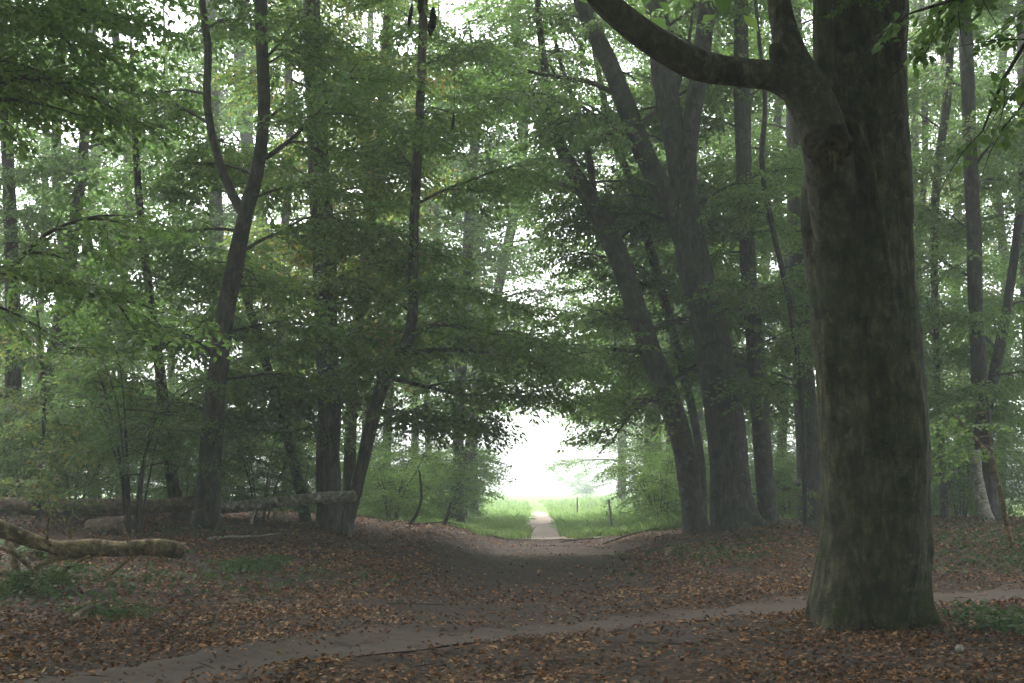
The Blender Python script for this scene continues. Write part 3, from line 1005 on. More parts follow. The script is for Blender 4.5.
tree('mossy_oak', 'thick straight grey trunk with ridged bark left of the mossy crooked one', 30,
     [[(330, 532, 28), (330, 512, 25), (328, 470, 24), (329, 400, 23), (326, 320, 24), (324, 240, 23), (319, 180, 22), (317, 120, 22), (313, 40, 20)]], top=15, zlo=4.6, nb=12, blen=3.2, seed=203, back=True, mat='rough', leaf='leaf_mix', flare=.4, seg=20)
tree('crooked_tree', 'mossy crooked trunk that bends right then rises straight beside the track', 29,
     [[(344, 536, 15), (352, 505, 13), (361, 470, 13), (370, 430, 14), (382, 385, 14), (398, 358, 14), (409, 336, 12), (413, 305, 11), (413, 260, 10), (415, 200, 10), (419, 130, 9), (422, 60, 9), (424, 0, 8)]],
     top=15, zlo=3.0, nb=15, blen=3.0, seed=204, mat='rough', flare=.2, seg=12, boughs=[
         {'pts': [(398, 358, 6), (430, 350, 5, .3), (480, 352, 4, .6), (530, 360, 3, .8), (580, 375, 2, 1)], 'gap': .22},
         {'pts': [(388, 378, 5), (420, 385, 4, .6), (465, 395, 3, 1.2), (520, 395, 2, 1.8), (560, 400, 1, 2)], 'gap': .22},
         {'pts': [(372, 428, 4), (400, 420, 3, .4), (440, 418, 2, .8), (480, 425, 1.5, 1)], 'gap': .22},
         {'pts': [(413, 300, 5), (440, 285, 4, .5), (490, 295, 3, 1), (545, 320, 2, 1.4)], 'gap': .25},
         {'pts': [(411, 330, 5), (450, 325, 4, -.5), (500, 335, 3, -.9), (560, 350, 2, -1.2)], 'gap': .25},
     ])
tree('slender_tree', 'hazy slim trunk between the thick grey trunk and the mossy crooked trunk', 33,
     [[(346, 528, 13), (349, 480, 12), (352, 400, 12), (358, 320, 11), (366, 250, 11), (376, 180, 10), (382, 100, 9), (387, 20, 8)]], top=15, zlo=4.2, nb=14, blen=3.0, seed=205, mat='beech', leaf='leaf_mix', seg=12)
tree('slender_tree', 'slim leaning trunk between the forked tree and the thick grey trunk', 31,
     [[(306, 526, 12), (300, 490, 11), (288, 440, 10), (275, 395, 10), (262, 350, 9), (250, 310, 8), (238, 270, 5)]], top=6, zlo=2.6, nb=8, blen=2.2, seed=206, ztop=4.8, mat='dark', leaf='leaf_dark', seg=10)
tree('dark_trunked_tree', 'dark trunk nearest the left edge behind the far fallen log', 33,
     [[(8, 520, 22), (9, 490, 20), (11, 430, 17), (13, 370, 16), (12, 280, 14), (8, 160, 13), (0, 20, 12)]], top=14, zlo=2.6, nb=14, blen=3.4, seed=207, mat='dark', leaf='leaf_dark')
tree('dark_trunked_tree', 'dark trunk leaning right, second from the left edge', 34,
     [[(22, 520, 26), (26, 490, 22), (34, 440, 21), (44, 395, 20), (56, 350, 17), (66, 290, 14), (78, 200, 11), (88, 100, 9)]], top=13, zlo=2.6, nb=13, blen=3.2, seed=208, mat='dark', leaf='leaf')
tree('young_beech', 'turning young beech with yellow leaves low at the left edge', 27,
     [[(38, 520, 5), (40, 470, 5), (44, 410, 4), (40, 340, 3), (36, 300, 2)]], top=4, zlo=1.6, nb=5, blen=1.1, seed=209, ztop=4.4, mat='dark', leaf='leaf_turning', seg=7, cat='young tree', thin=.6)
tree('hazy_tree', 'thick hazy trunk far behind the fork of the V shaped tree', 46,
     [[(220, 500, 19), (219, 400, 17), (218, 300, 16), (216, 220, 15), (213, 120, 14), (210, 20, 12)]], top=15, zlo=5.2, nb=12, blen=3.6, seed=210, lod='far', gap=.36)
tree('hazy_tree', 'pale hazy trunk high above the bright gap, left of the beech boughs', 50,
     [[(534, 420, 15), (530, 330, 14), (526, 230, 14), (522, 130, 13), (515, 20, 12), (511, -40, 12)]], top=18, zlo=6.0, nb=16, blen=4.2, seed=211, lod='far', gap=.36) if False else None
tree('outer_beech', 'beech standing just outside the left edge that reaches in with dark arching branches', 19,
     [[(-75, 560, 40), (-72, 480, 34), (-70, 300, 30), (-66, 100, 28)]], top=14, zlo=6.2, nb=7, blen=4.0, seed=212, leaf='leaf', boughs=[
         {'pts': [(-70, 340, 10), (-30, 300, 8), (10, 268, 6, -.2), (45, 235, 4, -.3), (85, 218, 3, -.4), (120, 215, 2, -.5)], 'thin': .35},
         {'pts': [(-70, 300, 10), (-30, 272, 8, .2), (10, 276, 5, .4), (60, 282, 4, .6), (105, 290, 3, .8), (135, 330, 2, 1)], 'thin': .35},
         {'pts': [(-66, 120, 12), (-30, 40, 8, -.8), (10, 10, 5, -1.6), (45, 20, 4, -2.2), (75, 50, 2, -2.6)], 'gap': .22},
         {'pts': [(-66, 180, 12), (-30, 110, 8, -.8), (10, 80, 5, -1.6), (45, 78, 4, -2.2), (75, 95, 2, -2.6)], 'gap': .22},
         {'pts': [(-66, 160, 12), (-40, 0, 8, -.8), (-5, -40, 5, -1.6), (25, -30, 4, -2.2), (70, -5, 2, -2.6)], 'gap': .22},
     ])

# ------------------------------------------------------------------ shrubs and young growth under the trees
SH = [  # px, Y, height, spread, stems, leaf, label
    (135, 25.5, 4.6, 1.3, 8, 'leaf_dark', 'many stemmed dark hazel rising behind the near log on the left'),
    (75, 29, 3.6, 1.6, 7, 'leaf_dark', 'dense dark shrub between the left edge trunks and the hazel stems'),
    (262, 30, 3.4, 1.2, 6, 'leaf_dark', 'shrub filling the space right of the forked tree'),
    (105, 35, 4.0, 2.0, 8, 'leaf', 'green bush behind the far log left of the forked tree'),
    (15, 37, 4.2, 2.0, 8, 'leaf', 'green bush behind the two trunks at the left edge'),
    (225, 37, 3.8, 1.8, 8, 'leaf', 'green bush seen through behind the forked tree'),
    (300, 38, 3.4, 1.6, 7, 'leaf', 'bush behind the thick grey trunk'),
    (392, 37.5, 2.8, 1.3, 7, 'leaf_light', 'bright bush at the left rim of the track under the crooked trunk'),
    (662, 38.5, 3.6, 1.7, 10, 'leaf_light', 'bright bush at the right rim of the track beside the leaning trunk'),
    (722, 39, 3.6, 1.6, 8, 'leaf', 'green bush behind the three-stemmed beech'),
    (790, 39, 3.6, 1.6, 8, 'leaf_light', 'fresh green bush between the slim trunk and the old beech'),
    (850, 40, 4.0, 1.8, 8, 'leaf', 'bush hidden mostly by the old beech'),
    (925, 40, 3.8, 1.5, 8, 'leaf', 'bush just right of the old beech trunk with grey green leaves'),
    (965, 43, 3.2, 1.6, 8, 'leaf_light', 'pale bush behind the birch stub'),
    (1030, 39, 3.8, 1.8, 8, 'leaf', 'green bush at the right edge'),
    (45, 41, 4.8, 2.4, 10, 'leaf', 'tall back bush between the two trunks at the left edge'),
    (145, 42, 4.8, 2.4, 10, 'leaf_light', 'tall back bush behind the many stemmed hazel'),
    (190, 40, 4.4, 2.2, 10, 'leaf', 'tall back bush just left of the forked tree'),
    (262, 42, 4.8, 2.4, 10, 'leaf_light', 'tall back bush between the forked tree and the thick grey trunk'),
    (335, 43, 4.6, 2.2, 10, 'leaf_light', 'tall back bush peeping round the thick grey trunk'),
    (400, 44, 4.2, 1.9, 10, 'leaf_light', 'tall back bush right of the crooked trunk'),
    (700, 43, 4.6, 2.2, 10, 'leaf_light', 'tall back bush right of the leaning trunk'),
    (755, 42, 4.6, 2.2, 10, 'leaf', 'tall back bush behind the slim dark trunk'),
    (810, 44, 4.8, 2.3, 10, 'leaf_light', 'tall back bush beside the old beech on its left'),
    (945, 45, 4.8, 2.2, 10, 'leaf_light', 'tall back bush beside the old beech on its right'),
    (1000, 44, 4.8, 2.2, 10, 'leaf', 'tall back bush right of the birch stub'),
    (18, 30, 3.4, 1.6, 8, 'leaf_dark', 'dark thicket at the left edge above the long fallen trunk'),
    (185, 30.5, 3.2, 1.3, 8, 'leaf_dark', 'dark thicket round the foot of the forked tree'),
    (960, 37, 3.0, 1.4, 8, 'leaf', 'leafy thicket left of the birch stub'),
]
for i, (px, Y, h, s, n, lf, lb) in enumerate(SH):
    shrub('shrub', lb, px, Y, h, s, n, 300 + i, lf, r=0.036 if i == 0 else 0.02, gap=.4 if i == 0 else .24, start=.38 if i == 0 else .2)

# hedge and trees beyond the rim, out in the mist
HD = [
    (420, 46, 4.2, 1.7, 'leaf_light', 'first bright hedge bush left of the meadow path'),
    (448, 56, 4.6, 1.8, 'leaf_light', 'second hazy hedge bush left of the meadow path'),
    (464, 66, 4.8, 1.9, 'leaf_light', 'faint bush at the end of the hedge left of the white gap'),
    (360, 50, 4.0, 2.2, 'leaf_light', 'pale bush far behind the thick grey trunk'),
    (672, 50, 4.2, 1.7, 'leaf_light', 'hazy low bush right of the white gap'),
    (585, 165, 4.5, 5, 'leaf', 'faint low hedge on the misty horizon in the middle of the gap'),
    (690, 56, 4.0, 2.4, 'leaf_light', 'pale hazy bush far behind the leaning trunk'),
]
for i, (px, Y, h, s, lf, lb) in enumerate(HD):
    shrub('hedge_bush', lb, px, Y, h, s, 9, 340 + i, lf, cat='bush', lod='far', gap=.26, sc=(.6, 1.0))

tree('hazy_tree', 'hazy stout trunk in the hedge left of the bright gap', 47, [[(457, 520, 15), (457, 500, 14), (458, 470, 12), (459, 430, 11), (462, 340, 12), (468, 240, 11), (476, 120, 9)]],
     top=17, zlo=4.9, nb=25, blen=4.6, seed=401, lod='far', gap=.36)
tree('hazy_tree', 'grey trunk in the mist high above the left side of the bright gap', 44, [[(505, 505, 1)] * 1 + [(506, 440, 1), (512, 330, 11), (519, 230, 12), (523, 145, 13), (518, 60, 12), (513, 0, 11)]],
     top=15, zlo=5.2, nb=14, blen=3.8, seed=402, lod='far', gap=.36) if False else None

FAR = [  # px, Y, trunk width, top, zlo, label
    (-60, 44, 16, 15, 2.5, 'hazy tree far behind the left edge trunks'),
    (60, 48, 15, 15, 3.0, 'hazy tree behind the dark shrub on the left'),
    (120, 42, 13, 15, 3.4, 'hazy tree left of the forked tree'),
    (285, 44, 13, 15, 4.0, 'hazy tree behind the slim leaning trunk on the left'),
    (385, 50, 12, 15, 6.0, 'hazy tree behind the crooked trunk'),
    (668, 43, 11, 16, 4.4, 'hazy tree behind the leaning trunk right of the gap'),
    (715, 46, 14, 15, 3.4, 'hazy tree behind the three-stemmed beech'),
    (780, 44, 13, 15, 3.2, 'hazy tree behind the gap left of the old beech'),
    (875, 45, 14, 15, 3.0, 'hazy tree behind the old beech'),
    (920, 42, 10, 15, 3.0, 'hazy tree peeping past the right side of the old beech'),
    (1000, 47, 14, 15, 3.0, 'hazy tree behind the right hand dark trunk'),
    (1085, 42, 14, 15, 2.8, 'hazy tree beyond the right edge'),
]
for i, (px, Y, w, top, zlo, lb) in enumerate(FAR):
    tree('background_tree', lb, Y, [[(px, 520, w * .8), (px + 2, 440, w * .75), (px + (-6, 7, 3)[i % 3], 300, w * .7), (px + (5, -4, 8)[i % 3], 160, w * .65), (px + (2, 6, -6)[i % 3], 20, w * .6)]],
         top=top + 6, zlo=zlo, nb=16, blen=4.3, seed=420 + i, lod='far', gap=.34, seg=9, group='hazy trees behind the wood edge', leaf='leaf' if i % 4 else 'leaf_turning')

tree('background_tree', 'tall hazy tree curving up above the left of the bright gap', 56, [[(462, 515, 10), (470, 440, 9), (492, 320, 9), (516, 200, 11), (523, 120, 11), (516, 30, 10)]],
     top=22, zlo=6.0, nb=24, blen=4.8, seed=438, lod='far', gap=.3, seg=9, group='hazy trees behind the wood edge')
MIST = [
    (648, 60, 12, 4.6, 'ghostly pale tree in the mist above the right of the bright gap'),
    (655, 70, 13, 3, 'ghostly tree in the mist behind the leaning beech'),
    (474, 62, 13, 4.6, 'ghostly tree in the mist behind the hedge left of the path'),
    (415, 72, 13, 4.5, 'ghostly tree in the mist left of the hedge trunk'),
    (622, 92, 9, 3.0, 'palest ghostly tree at the right side of the white gap'),
]
for i, (px, Y, top, zlo, lb) in enumerate(MIST):
    tree('misty_tree', lb, Y, [[(px, 508, 9), (px, 440, 8), (px + 3, 300, 8), (px - 2, 100, 6)]], top=top + 9, zlo=zlo, nb=24, blen=6.0, seed=450 + i, lod='far', gap=.4, seg=8)

# a farther belt, copies of two of the hazy trees
def copy_tree(o, x, y, rz, s):
    c = o.copy(); col.objects.link(c)
    c.location = (x, y, gz(x, y)); c.rotation_euler = (0, 0, rz); c.scale = (s, s, s)
    for ch in list(o.children):
        d = ch.copy(); col.objects.link(d); d.parent = c
    return c


src = [o for o in col.objects if o.name.startswith('background_tree') and o.parent is None]
BELT = [(-40, 55, 'pale tree of the far belt at the left edge'), (35, 58, 'pale tree of the far belt between the two left edge trunks'), (95, 54, 'pale tree of the far belt behind the hazel stems'),
        (170, 57, 'pale tree of the far belt just left of the forked tree'), (240, 55, 'pale tree of the far belt just right of the forked tree'), (305, 59, 'pale tree of the far belt behind the thick grey trunk'),
        (365, 55, 'pale tree of the far belt behind the crooked trunk'), (425, 60, 'pale tree of the far belt right of the crooked trunk'), (655, 58, 'pale tree of the far belt behind the leaning beech'),
        (700, 55, 'pale tree of the far belt behind the three-stemmed beech'), (755, 58, 'pale tree of the far belt behind the slim dark trunk'), (835, 56, 'pale tree of the far belt behind the old beech'),
        (930, 55, 'pale tree of the far belt just right of the old beech'), (975, 59, 'pale tree of the far belt behind the birch stub'), (1045, 55, 'pale tree of the far belt at the right edge')]
for i, (px, Y, lb) in enumerate(BELT):
    o = copy_tree(src[(i * 5) % len(src)], P(px, HOR, Y)[0], Y, i * 1.9, 1.05 + .1 * (i % 3))
    tag(o, lb, 'tree', 'pale trees of the far belt')

# ------------------------------------------------------------------ fallen timber
def log(name, label, Y, pts, mat, parts=(), seed=1, cat='log', seg=18, endm='wood', wob=0.2):
    p, r = px_path(pts, Y)
    o = Vector(p[len(p) // 2])
    o.z = gz(o.x, o.y)
    root = tag(empty(name, o), label, cat)
    q = spline(np.column_stack([p, r]), max(20, int(np.linalg.norm(np.diff(p, axis=0), axis=1).sum() / 0.07)))
    Tubes().add(q[:, :3], q[:, 3], seg, wob, seed, cap=False).build('trunk', M[mat], root, o)
    # the snapped end
    rg = np.random.default_rng(seed)
    for e, nxt in ((q[-1], q[-2]), (q[0], q[1])):
        d = e[:3] - nxt[:3]
        d /= np.linalg.norm(d)
        a = np.cross(d, (0, 0, 1)); a /= np.linalg.norm(a); b = np.cross(a, d)
        vs = [e[:3] + d * 0.03]
        fs = []
        n = seg
        for rr_, dd_ in ((0.55, 0.035), (1.0, 0.0)):
            for k in range(n):
                t = 6.283 * k / n
                vs.append(e[:3] + e[3] * rr_ * (a * math.cos(t) + b * math.sin(t)) + d * (dd_ + rg.uniform(-.012, .03)))
        f3 = np.array([(0, 1 + k, 1 + (k + 1) % n) for k in range(n)])
        f4 = np.array([(1 + k, 1 + n + k, 1 + n + (k + 1) % n, 1 + (k + 1) % n) for k in range(n)])
        link_mesh('broken_end', mesh_np('broken_end', np.array(vs) - np.array(o), [f3, f4], [M[endm]]), root)
    for nm, pp in parts:
        a, b = px_path(pp, Y)
        s = spline(np.column_stack([a, b]), 16)
        Tubes().add(s[:, :3], s[:, 3], 8, 0.15, seed).build(nm, M[mat], root, o)
    return root


log('fallen_log', 'near fallen log with ochre bark propped up at the left edge', 19.5,
    [(-45, 512, 15, -.5), (0, 528, 16, -.3), (22, 537, 15, -.15), (48, 546, 13), (66, 549, 15), (95, 548, 16), (120, 549, 14), (150, 547, 16, .1), (183, 551, 15, .2)], 'log', [
        ('branch', [(-10, 545, 5, -.2), (12, 552, 5, -.35), (34, 571, 4, -.5), (58, 596, 3, -.6)]),
        ('branch', [(90, 556, 4, -.1), (70, 566, 4, -.3), (48, 586, 3, -.5), (26, 599, 3, -.6)]),
        ('branch', [(0, 556, 4, -.1), (-6, 575, 5, -.3), (10, 596, 4, -.4), (30, 610, 3, -.5)]),
        ('root', [(8, 541, 7), (14, 560, 8, -.2), (16, 580, 9, -.3), (8, 600, 7, -.4)]),
        ('root', [(20, 583, 7, -.3), (32, 590, 6, -.5), (44, 600, 5, -.6), (75, 603, 3, -.7)]),
        ('root', [(-20, 575, 8, -.2), (5, 572, 7, -.3), (22, 577, 7, -.35), (40, 565, 5, -.2), (60, 558, 5, 0), (74, 552, 4, .05)]),
        ('branch', [(132, 556, 4), (118, 568, 4, -.1), (104, 580, 3, -.2)]),
        ('branch', [(48, 543, 3), (47, 530, 3, -.1), (50, 510, 2, -.1)]),
        ('branch', [(70, 538, 4, -.05), (69, 528, 3, -.1), (70, 519, 2, -.1)]),
        ('branch', [(128, 541, 4), (124, 530, 4, -.1), (121, 524, 3, -.1)]),
    ], 3)
log('fallen_log', 'long dark fallen trunk lying behind the near log and the forked tree base', 27.6,
    [(-30, 506, 18), (30, 507, 17), (80, 508, 17), (130, 507, 16), (180, 505, 15), (200, 501, 13)], 'darklog', [
        ('branch', [(178, 503, 6), (187, 499, 5, -.1), (196, 494, 3, -.2)])], 4)
log('fallen_log', 'pale grey log jutting out towards the track with a broken end', 28.6,
    [(222, 508, 11, .3), (250, 505, 11, .2), (290, 501, 12, .1), (325, 498, 12), (354, 496, 11, -.1)], 'greylog', [
        ('branch', [(276, 508, 3), (275, 514, 3), (276, 520, 2)]),
        ('branch', [(255, 510, 4), (252, 519, 3, -.1), (250, 530, 3, -.2)])], 5)
log('log_butt', 'short dark log piece in the shade below the long fallen trunk', 25.5,
    [(90, 527, 15, .4), (108, 525, 16, .2), (130, 522, 15)], 'darklog', [], 6)


def stick(name, label, Y, pts, mat='twig', cat='stick', sub=(), seed=1):
    p, r = px_path(pts, Y)
    for a in p:
        a[2] = max(a[2], gz(a[0], a[1]) + 0.01)
    o = Vector(p[0])
    q = spline(np.column_stack([p, r]), max(10, len(p) * 5))
    if not sub:
        ob = Tubes().add(q[:, :3], q[:, 3], 7, 0.15, seed).build(name, M[mat], None, o)
        ob.location = o
        return tag(ob, label, cat)
    root = tag(empty(name, o), label, cat)
    Tubes().add(q[:, :3], q[:, 3], 7, 0.15, seed).build('stem', M[mat], root, o)
    for s in sub:
        p, r = px_path(s, Y)
        q = spline(np.column_stack([p, r]), 12)
        Tubes().add(q[:, :3], q[:, 3], 6, 0.15, seed).build('side_twig', M[mat], root, o)
    return root


def ground_stick(name, label, a, b, r, lift, mat, seed, bend=0.1):
    rg = np.random.default_rng(seed)
    a, b = np.array(a, float), np.array(b, float)
    t = np.linspace(0, 1, 9)
    nrm = np.array([-(b - a)[1], (b - a)[0]])
    xy = a + (b - a) * t[:, None] + nrm * (bend * np.sin(t * 3.1) + rg.normal(0, .02, 9))[:, None]
    z = np.array([gz(*q) for q in xy]) + r * .6 + lift * t
    p = np.column_stack([xy, z])
    o = Vector(p[0])
    ob = Tubes().add(spline(p, 24), r * (1 - .7 * np.linspace(0, 1, 24)), 7, 0.2, seed).build(name, M[mat], None, o)
    ob.location = o
    return tag(ob, label, 'stick')


ground_stick('fallen_branch', 'long thin dark branch lying right of the old beech over the ivy', (4.9, 15.6), (7.6, 17.6), 0.022, 0.16, 'twig', 1, 0.06)
ground_stick('fallen_branch', 'pale stick lying in the leaves right of the track under the leaning beech', (2.9, 27.0), (3.7, 29.2), 0.03, 0.05, 'wood', 2)
ground_stick('broken_stick', 'stubby dark stick end poking out of the leaves below the near log', (-4.95, 16.2), (-4.75, 16.9), 0.05, 0.16, 'darklog', 3)
ground_stick('fallen_branch', 'thin twig on the leaves in the middle of the track', (-1.6, 18.6), (-0.9, 19.0), 0.014, 0.02, 'twig', 4)
ground_stick('fallen_branch', 'dark twig lying at the bottom edge right of the path', (2.9, 12.5), (4.2, 12.7), 0.012, 0.02, 'twig', 5)
ground_stick('fallen_branch', 'bent dry branch lying near the base of the crooked trunk', (-4.6, 24.5), (-3.2, 25.2), 0.022, 0.05, 'darklog', 6)
ground_stick('fallen_branch', 'brushwood branch lying on the right rim of the track', (2.2, 34.6), (3.6, 35.2), 0.03, 0.12, 'dark', 7)
ground_stick('fallen_branch', 'short crooked branch lying on the left rim of the track', (-2.6, 35.0), (-1.3, 35.9), 0.028, 0.10, 'dark', 9)
ground_stick('fallen_branch', 'small dark branch lying on the crest in front of the sandy path', (1.2, 36.4), (2.1, 36.9), 0.022, 0.08, 'dark', 10)
ground_stick('fallen_branch', 'dead branch lying at the foot of the forked tree', (-5.4, 25.2), (-4.2, 26.2), 0.03, 0.10, 'greylog', 8)

# thin stems at the rim
stick('dead_stem', 'thin leaning dead stem standing on the left rim of the track', 36, [(443, 534, 4), (446, 520, 4), (449, 509, 3), (451, 502, 2)], 'twig', 'stem')
stick('dead_stem', 'taller bent dead stem in the brush under the crooked trunk', 35, [(408, 536, 4), (416, 515, 4), (421, 500, 3), (421, 488, 3), (419, 470, 2)], 'twig', 'stem')

# fence posts out in the meadow
for i, (px, Y, h, lean, lb) in enumerate([(612, 50, 1.0, -.12, 'thin leaning fence post right of the meadow path'),
                                          (577, 74, 0.9, 0.02, 'faint small fence post at the end of the meadow path'),
                                          (634, 62, 1.0, .03, 'hazy fence post between the leaning post and the bushes')]):
    x = P(px, HOR, Y)[0]
    z = gz(x, Y)
    ob = Tubes().add([(x, Y, z - .1), (x + lean * .5, Y, z + h * .5), (x + lean, Y, z + h)], [0.045, 0.042, 0.036], 8, 0.08, i).build('fence_post', M['post'], None, (x, Y, z))
    ob.location = (x, Y, z)
    tag(ob, lb, 'fence post', 'fence posts in the meadow')

# cones hanging from a twig at the top of the picture
def cone(px, py0, py1, w, Y, label, seed):
    a, b = np.array(P(px[0], py0, Y)), np.array(P(px[1], py1, Y))
    rg = np.random.default_rng(seed)
    tb = Tubes()
    t = np.linspace(0, 1, 24)
    prof = np.sin(np.clip(t * 1.02 + .03, 0, 1) * math.pi) ** 0.6
    r = w / 2 / F * Y * prof * (0.7 + 0.3 * np.abs(np.sin(t * 30)) + rg.uniform(-.2, .2, 24))
    tb.add(a + (b - a) * t[:, None], r + 0.001, 12, 0.7, seed)
    root = tag(empty('hanging_cone', a), label, 'cone', 'dark cones hanging at the top of the picture')
    tb.build('body', M['cone'], root, a)
    Tubes().add([a + (0.01, 0, 0.5), a + (0.004, 0, .2), a], [0.004, 0.004, 0.004], 5).build('stalk', M['twig'], root, a)
    return root


cone((412, 409), 4, 29, 6, 17, 'slim dark cone, left one of those hanging at the top', 1)
cone((421, 419.5), -8, 15, 5, 17.4, 'small dark cone, middle one of those cut by the top edge', 2)
cone((433, 430), 7, 38, 10, 16.6, 'fattest dark cone, right one of those hanging at the top', 3)
cone((454, 452), 112, 131, 3.5, 24, 'tiny dark cone hanging lower in the leaves above the track', 4)

# ------------------------------------------------------------------ ferns, ivy, stone
def fern(name, label, x, y, size, n, seed):
    rg = np.random.default_rng(seed)
    o = Vector((x, y, gz(x, y)))
    root = tag(empty(name, o), label, 'fern')
    for k in range(n):
        a = 6.28 * k / n + rg.uniform(-.3, .3)
        L = size * rg.uniform(.7, 1.1)
        t = np.linspace(0, 1, 22)
        c = np.stack([np.cos(a) * L * t * .85, np.sin(a) * L * t * .85, L * (0.85 * t - .75 * t * t)], 1)
        d = np.array([math.cos(a), math.sin(a), 0]); s_ = np.array([-math.sin(a), math.cos(a), 0])
        vs, f4 = [], []
        for i in range(2, 22):
            w = L * 0.26 * math.sin(math.pi * min(1, t[i] * .93 + .08)) ** .8 + .01
            for sd in (-1, 1):
                b = c[i]
                tip = b + s_ * sd * w + d * w * .35 + np.array([0, 0, -w * .25 + rg.normal(0, .01)])
                m = (b + tip) / 2
                q = np.array([b, m - d * .018, tip, m + d * .018])
                vs.append(q)
        v = np.concatenate(vs)
        link_mesh('frond', mesh_np('frond', v, [np.arange(len(v)).reshape(-1, 4)], [M['fern']], False), root)


fx = P(45, HOR, 22.5)[0]
fern('fern', 'large green fern behind the near log at the left', fx, 22.8, 0.8, 12, 1)
fern('fern', 'second fern at the left edge above the near log', P(8, HOR, 23.8)[0], 23.8, 0.8, 11, 2)
shrub('seedling', 'fresh green seedling standing in front of the near log', 52, 19.0, 0.7, .25, 4, 361, 'fern', cat='seedling', r=.007, gap=.12, sc=(.3, .5))
shrub('seedling', 'low bright green seedling in the leaves right of the stubby stick end', 122, 17.0, 0.28, .35, 5, 362, 'fern', cat='seedling', r=.005, gap=.12, sc=(.25, .4))
shrub('seedling', 'pale green seedling in the leaves on the left bank of the track', 250, 22.0, 0.4, .35, 5, 363, 'fern', cat='seedling', r=.005, gap=.12, sc=(.25, .45))


def scatter(name, label, m, n, region, size, zr, tilt, seed, shape=KITE, mask=None, kind='stuff', cat='leaves'):
    rg = np.random.default_rng(seed)
    x, y = region(rg, n)
    if mask is not None:
        k = rg.random(len(x)) < mask(x, y)
        x, y = x[k], y[k]
    n = len(x)
    z = hgt(x, y) + rg.uniform(zr[0], zr[1], n)
    a = rg.uniform(0, 6.283, n)
    pitch, roll = rg.normal(0, tilt, n), rg.normal(0, tilt, n)
    sz = size * rg.uniform(.35, 1.0, n) ** .7 * 1.25
    ca, sa, cp, sp = np.cos(a), np.sin(a), np.cos(pitch), np.sin(pitch)
    X = np.stack([ca * cp, sa * cp, sp], 1)
    Y0 = np.stack([-sa, ca, 0 * ca], 1)
    Z0 = np.cross(X, Y0)
    Yv = Y0 * np.cos(roll)[:, None] + Z0 * np.sin(roll)[:, None]
    Zv = np.cross(X, Yv)
    curl = rg.uniform(-1.5, 3.5, n)
    v = np.stack([x, y, z], 1)[:, None] + sz[:, None, None] * (shape[None, :, 0, None] * X[:, None] + shape[None, :, 1, None] * Yv[:, None] + (shape[None, :, 2, None] * curl[:, None, None]) * Zv[:, None])
    k = shape.shape[0]
    v = v.reshape(-1, 3)
    o = link_mesh(name, mesh_np(name, v, [np.arange(len(v)).reshape(-1, k)], [m], False))
    return tag(o, label, cat, kind=kind)


def wedge(y0, y1, power=1.0, half=0.42):
    def f(rg, n):
        y = y0 + (y1 - y0) * rg.random(n) ** power
        x = rg.uniform(-1, 1, n) * (half * y + 1.2)
        return x, y
    return f


def litter_mask(x, y):
    sl = (cross_y(x + .2) - cross_y(x - .2)) / .4
    hw = np.interp(x, [-5, -3, 0, 3, 7], [1.25, 1.05, .75, .65, .55])
    dp = np.abs(y - cross_y(x)) / np.sqrt(1 + sl * sl) / hw * .85 + 0.5 * vnoise(x * .9, y * .9, 4) + 0.35 * vnoise(x * 3, y * 3, 14)
    m = np.where(dp < 0.6, 0.09, np.where(dp < 0.9, 0.45, 1.0))
    d = np.abs(x - track_x(y)) + 0.9 * vnoise(x * .6, y * .6, 5)
    k = np.where(d < 1.9, 0.5 - 0.33 * sstep(20, 27, y) + .4 * sstep(32, 35.5, y), 1.0)
    far = 1 - 0.5 * sstep(26, 34, y)
    cl = np.clip(0.85 + 1.6 * vnoise(x * .8, y * .8, 6), 0.2, 1)
    return m * k * far * cl


scatter('leaf_litter', 'brown and orange fallen leaves covering the forest floor', M['litter'], 200000, wedge(10.3, 38.2, 1.25), 0.064, (0.004, 0.04), 0.36, 1, OVAL[[0, 1, 2, 4, 6, 7]], litter_mask, cat='fallen leaves')


NEEDLE = np.array([(0, 0, 0), (0.5, -0.035, 0.03), (1, 0, 0), (0.5, 0.035, 0.03)])
scatter('fallen_twigs', 'thin dead twigs strewn over the fallen leaves', M['twig'], 1300, wedge(10.5, 33, 1.2), 0.27, (0.02, 0.05), 0.12, 12, NEEDLE, None, cat='twigs')


def ivy_mask(x, y):
    px = W / 2 + F * x / y
    n = vnoise(x * .5, y * .5, 8) + .6 * vnoise(x * 1.6, y * 1.6, 9)
    a = ((x > 4.9) & (y < 17.6) & (y > 12.6) & (x - 4.9 > (16.5 - y) * .25)) * 0.9            # right foreground carpet
    b = (np.exp(-(((x + 4.2) / 1.5) ** 2 + ((y - 21.5) / 2.0) ** 2))) * 0.45                     # left bank
    c = ((x < -5) & (y > 17.5) & (y < 27)) * 0.22
    d = ((x > 5.5) & (y > 21) & (y < 33)) * 0.45
    e = (np.exp(-(((x - 3.6) / 1.4) ** 2 + ((y - 26) / 2.2) ** 2))) * 0.35
    dp = np.abs(y - cross_y(x))
    return np.clip(a + b + c + d + e, 0, 1) * np.clip(.5 + 2.2 * n, 0, 1) * (dp > 1.0)


scatter('ground_ivy', 'low dark ivy and bramble growing in patches over the fallen leaves', M['ivy'], 95000, wedge(12, 34, 1.1), 0.10, (0.03, 0.17), 0.45, 2, OVAL[[0, 1, 2, 4, 6, 7]], ivy_mask, cat='ivy')


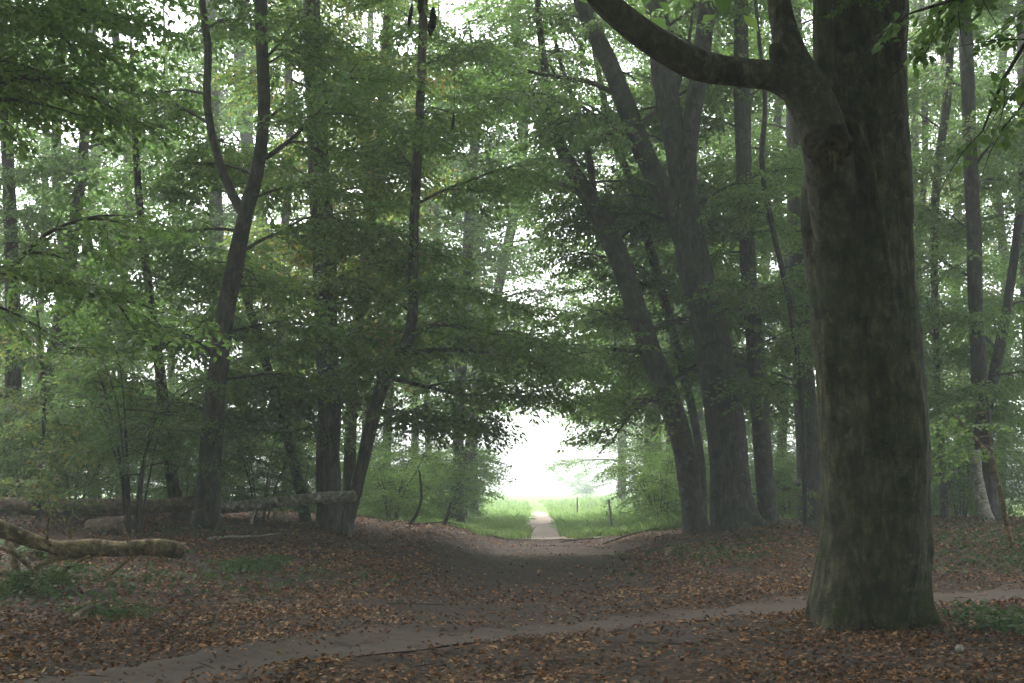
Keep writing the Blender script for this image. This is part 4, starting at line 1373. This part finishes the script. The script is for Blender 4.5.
def blades(name, label, m, n, seed):
    rg = np.random.default_rng(seed)
    y = 36.9 + 95 * rg.random(n) ** 2.0
    x = track_x(y) + rg.uniform(-1, 1, n) * (.18 * y + 1.5)
    d = np.abs(x - track_x(y) - .3)
    k = (d > .55 + .3 * vnoise(x * 2, y * .8, 3))
    k &= (d < 7 + .12 * y) & ((y > 38.2) | ((d > 1.7) & (rg.random(n) < .35)))
    x, y = x[k], y[k]
    n = len(x)
    z = hgt(x, y)
    a = rg.uniform(0, 6.283, n)
    h = rg.uniform(.07, .24, n) * np.clip(.75 + 1.9 * vnoise(x * .6, y * .45, 33) + .8 * vnoise(x * 2, y * 1.5, 34), .3, 2.2) * (1 + 1.1 * np.clip(np.abs(x - track_x(y)) - 2.2, 0, 2) / 2)
    w = .012 + .00025 * y
    lean = rg.normal(0, .45, (n, 2)) * h[:, None]
    b = np.stack([x, y, z - .01], 1)
    s = np.stack([np.cos(a), np.sin(a), 0 * a], 1) * w[:, None]
    tp = b + np.concatenate([lean, h[:, None]], 1)
    md = b + np.concatenate([lean * .35, h[:, None] * .6], 1)
    v = np.stack([b - s, b + s, md + s * .8, tp, md - s * .8], 1).reshape(-1, 3)
    tag(link_mesh(name, mesh_np(name, v, [np.arange(len(v)).reshape(-1, 5)], [m], False)), label, 'grass', kind='stuff')


blades('meadow_grass', 'bright green grass and weeds either side of the meadow path', M['grass'], 130000, 3)

# pale stone among the ivy
import bmesh
bm = bmesh.new()
bmesh.ops.create_icosphere(bm, subdivisions=3, radius=1)
sp = P(960, 655, 13.4)
for v in bm.verts:
    n = v.co.normalized()
    k = 1 + .25 * noise.noise(n * 1.4 + Vector((4, 1, 0)))
    v.co = Vector((n.x * .042, n.y * .04, n.z * .035)) * k
for f in bm.faces:
    f.smooth = True
me = bpy.data.meshes.new('stone'); bm.to_mesh(me); bm.free(); me.materials.append(M['stone'])
so = link_mesh('stone', me)
so.location = (sp.x, sp.y, gz(sp.x, sp.y) + .10)
tag(so, 'small pale stone among the ivy in the bottom right', 'stone')

# unseen leaf mass of the wood overhead and behind, added to block sky light
rg = np.random.default_rng(9)
n = 430000
x = rg.uniform(-34, 34, n); y = rg.uniform(-30, 33, n)
z = np.maximum(8.5, 3.4 + 0.37 * y) + 4.5 * rg.random(n)
k = rg.random(n) < np.clip(.62 + 1.5 * vnoise(x * .35, y * .35, 41), .15, 1)
x, y, z = x[k], y[k], z[k]
m = 260000
x2 = rg.uniform(-36, 36, m); y2 = rg.uniform(-34, 14, m); z2 = 0.8 + 11 * rg.random(m)
k = (y2 < -12) | (np.abs(x2) > 15 + 0.42 * np.maximum(y2, 0))
x, y, z = np.concatenate([x, x2[k]]), np.concatenate([y, y2[k]]), np.concatenate([z, z2[k]])
n = len(x)
a, pt, rl = rg.uniform(0, 6.283, n), rg.normal(0, .5, n), rg.normal(0, .5, n)
sz = rg.uniform(.24, .4, n)
ca, sa, cp, sp_ = np.cos(a), np.sin(a), np.cos(pt), np.sin(pt)
X = np.stack([ca * cp, sa * cp, sp_], 1); Y0 = np.stack([-sa, ca, 0 * ca], 1); Z0 = np.cross(X, Y0)
Yv = Y0 * np.cos(rl)[:, None] + Z0 * np.sin(rl)[:, None]; Zv = np.cross(X, Yv)
v = np.stack([x, y, z], 1)[:, None] + sz[:, None, None] * (KITE[None, :, 0, None] * X[:, None] + KITE[None, :, 1, None] * Yv[:, None] + KITE[None, :, 2, None] * Zv[:, None])
v = v.reshape(-1, 3)
tag(link_mesh('shade_canopy', mesh_np('shade_canopy', v, [np.arange(len(v)).reshape(-1, 4)], [M['leaf']], False)), 'unseen leaf canopy overhead and around the camera, added to shade the wood', 'canopy', kind='stuff')
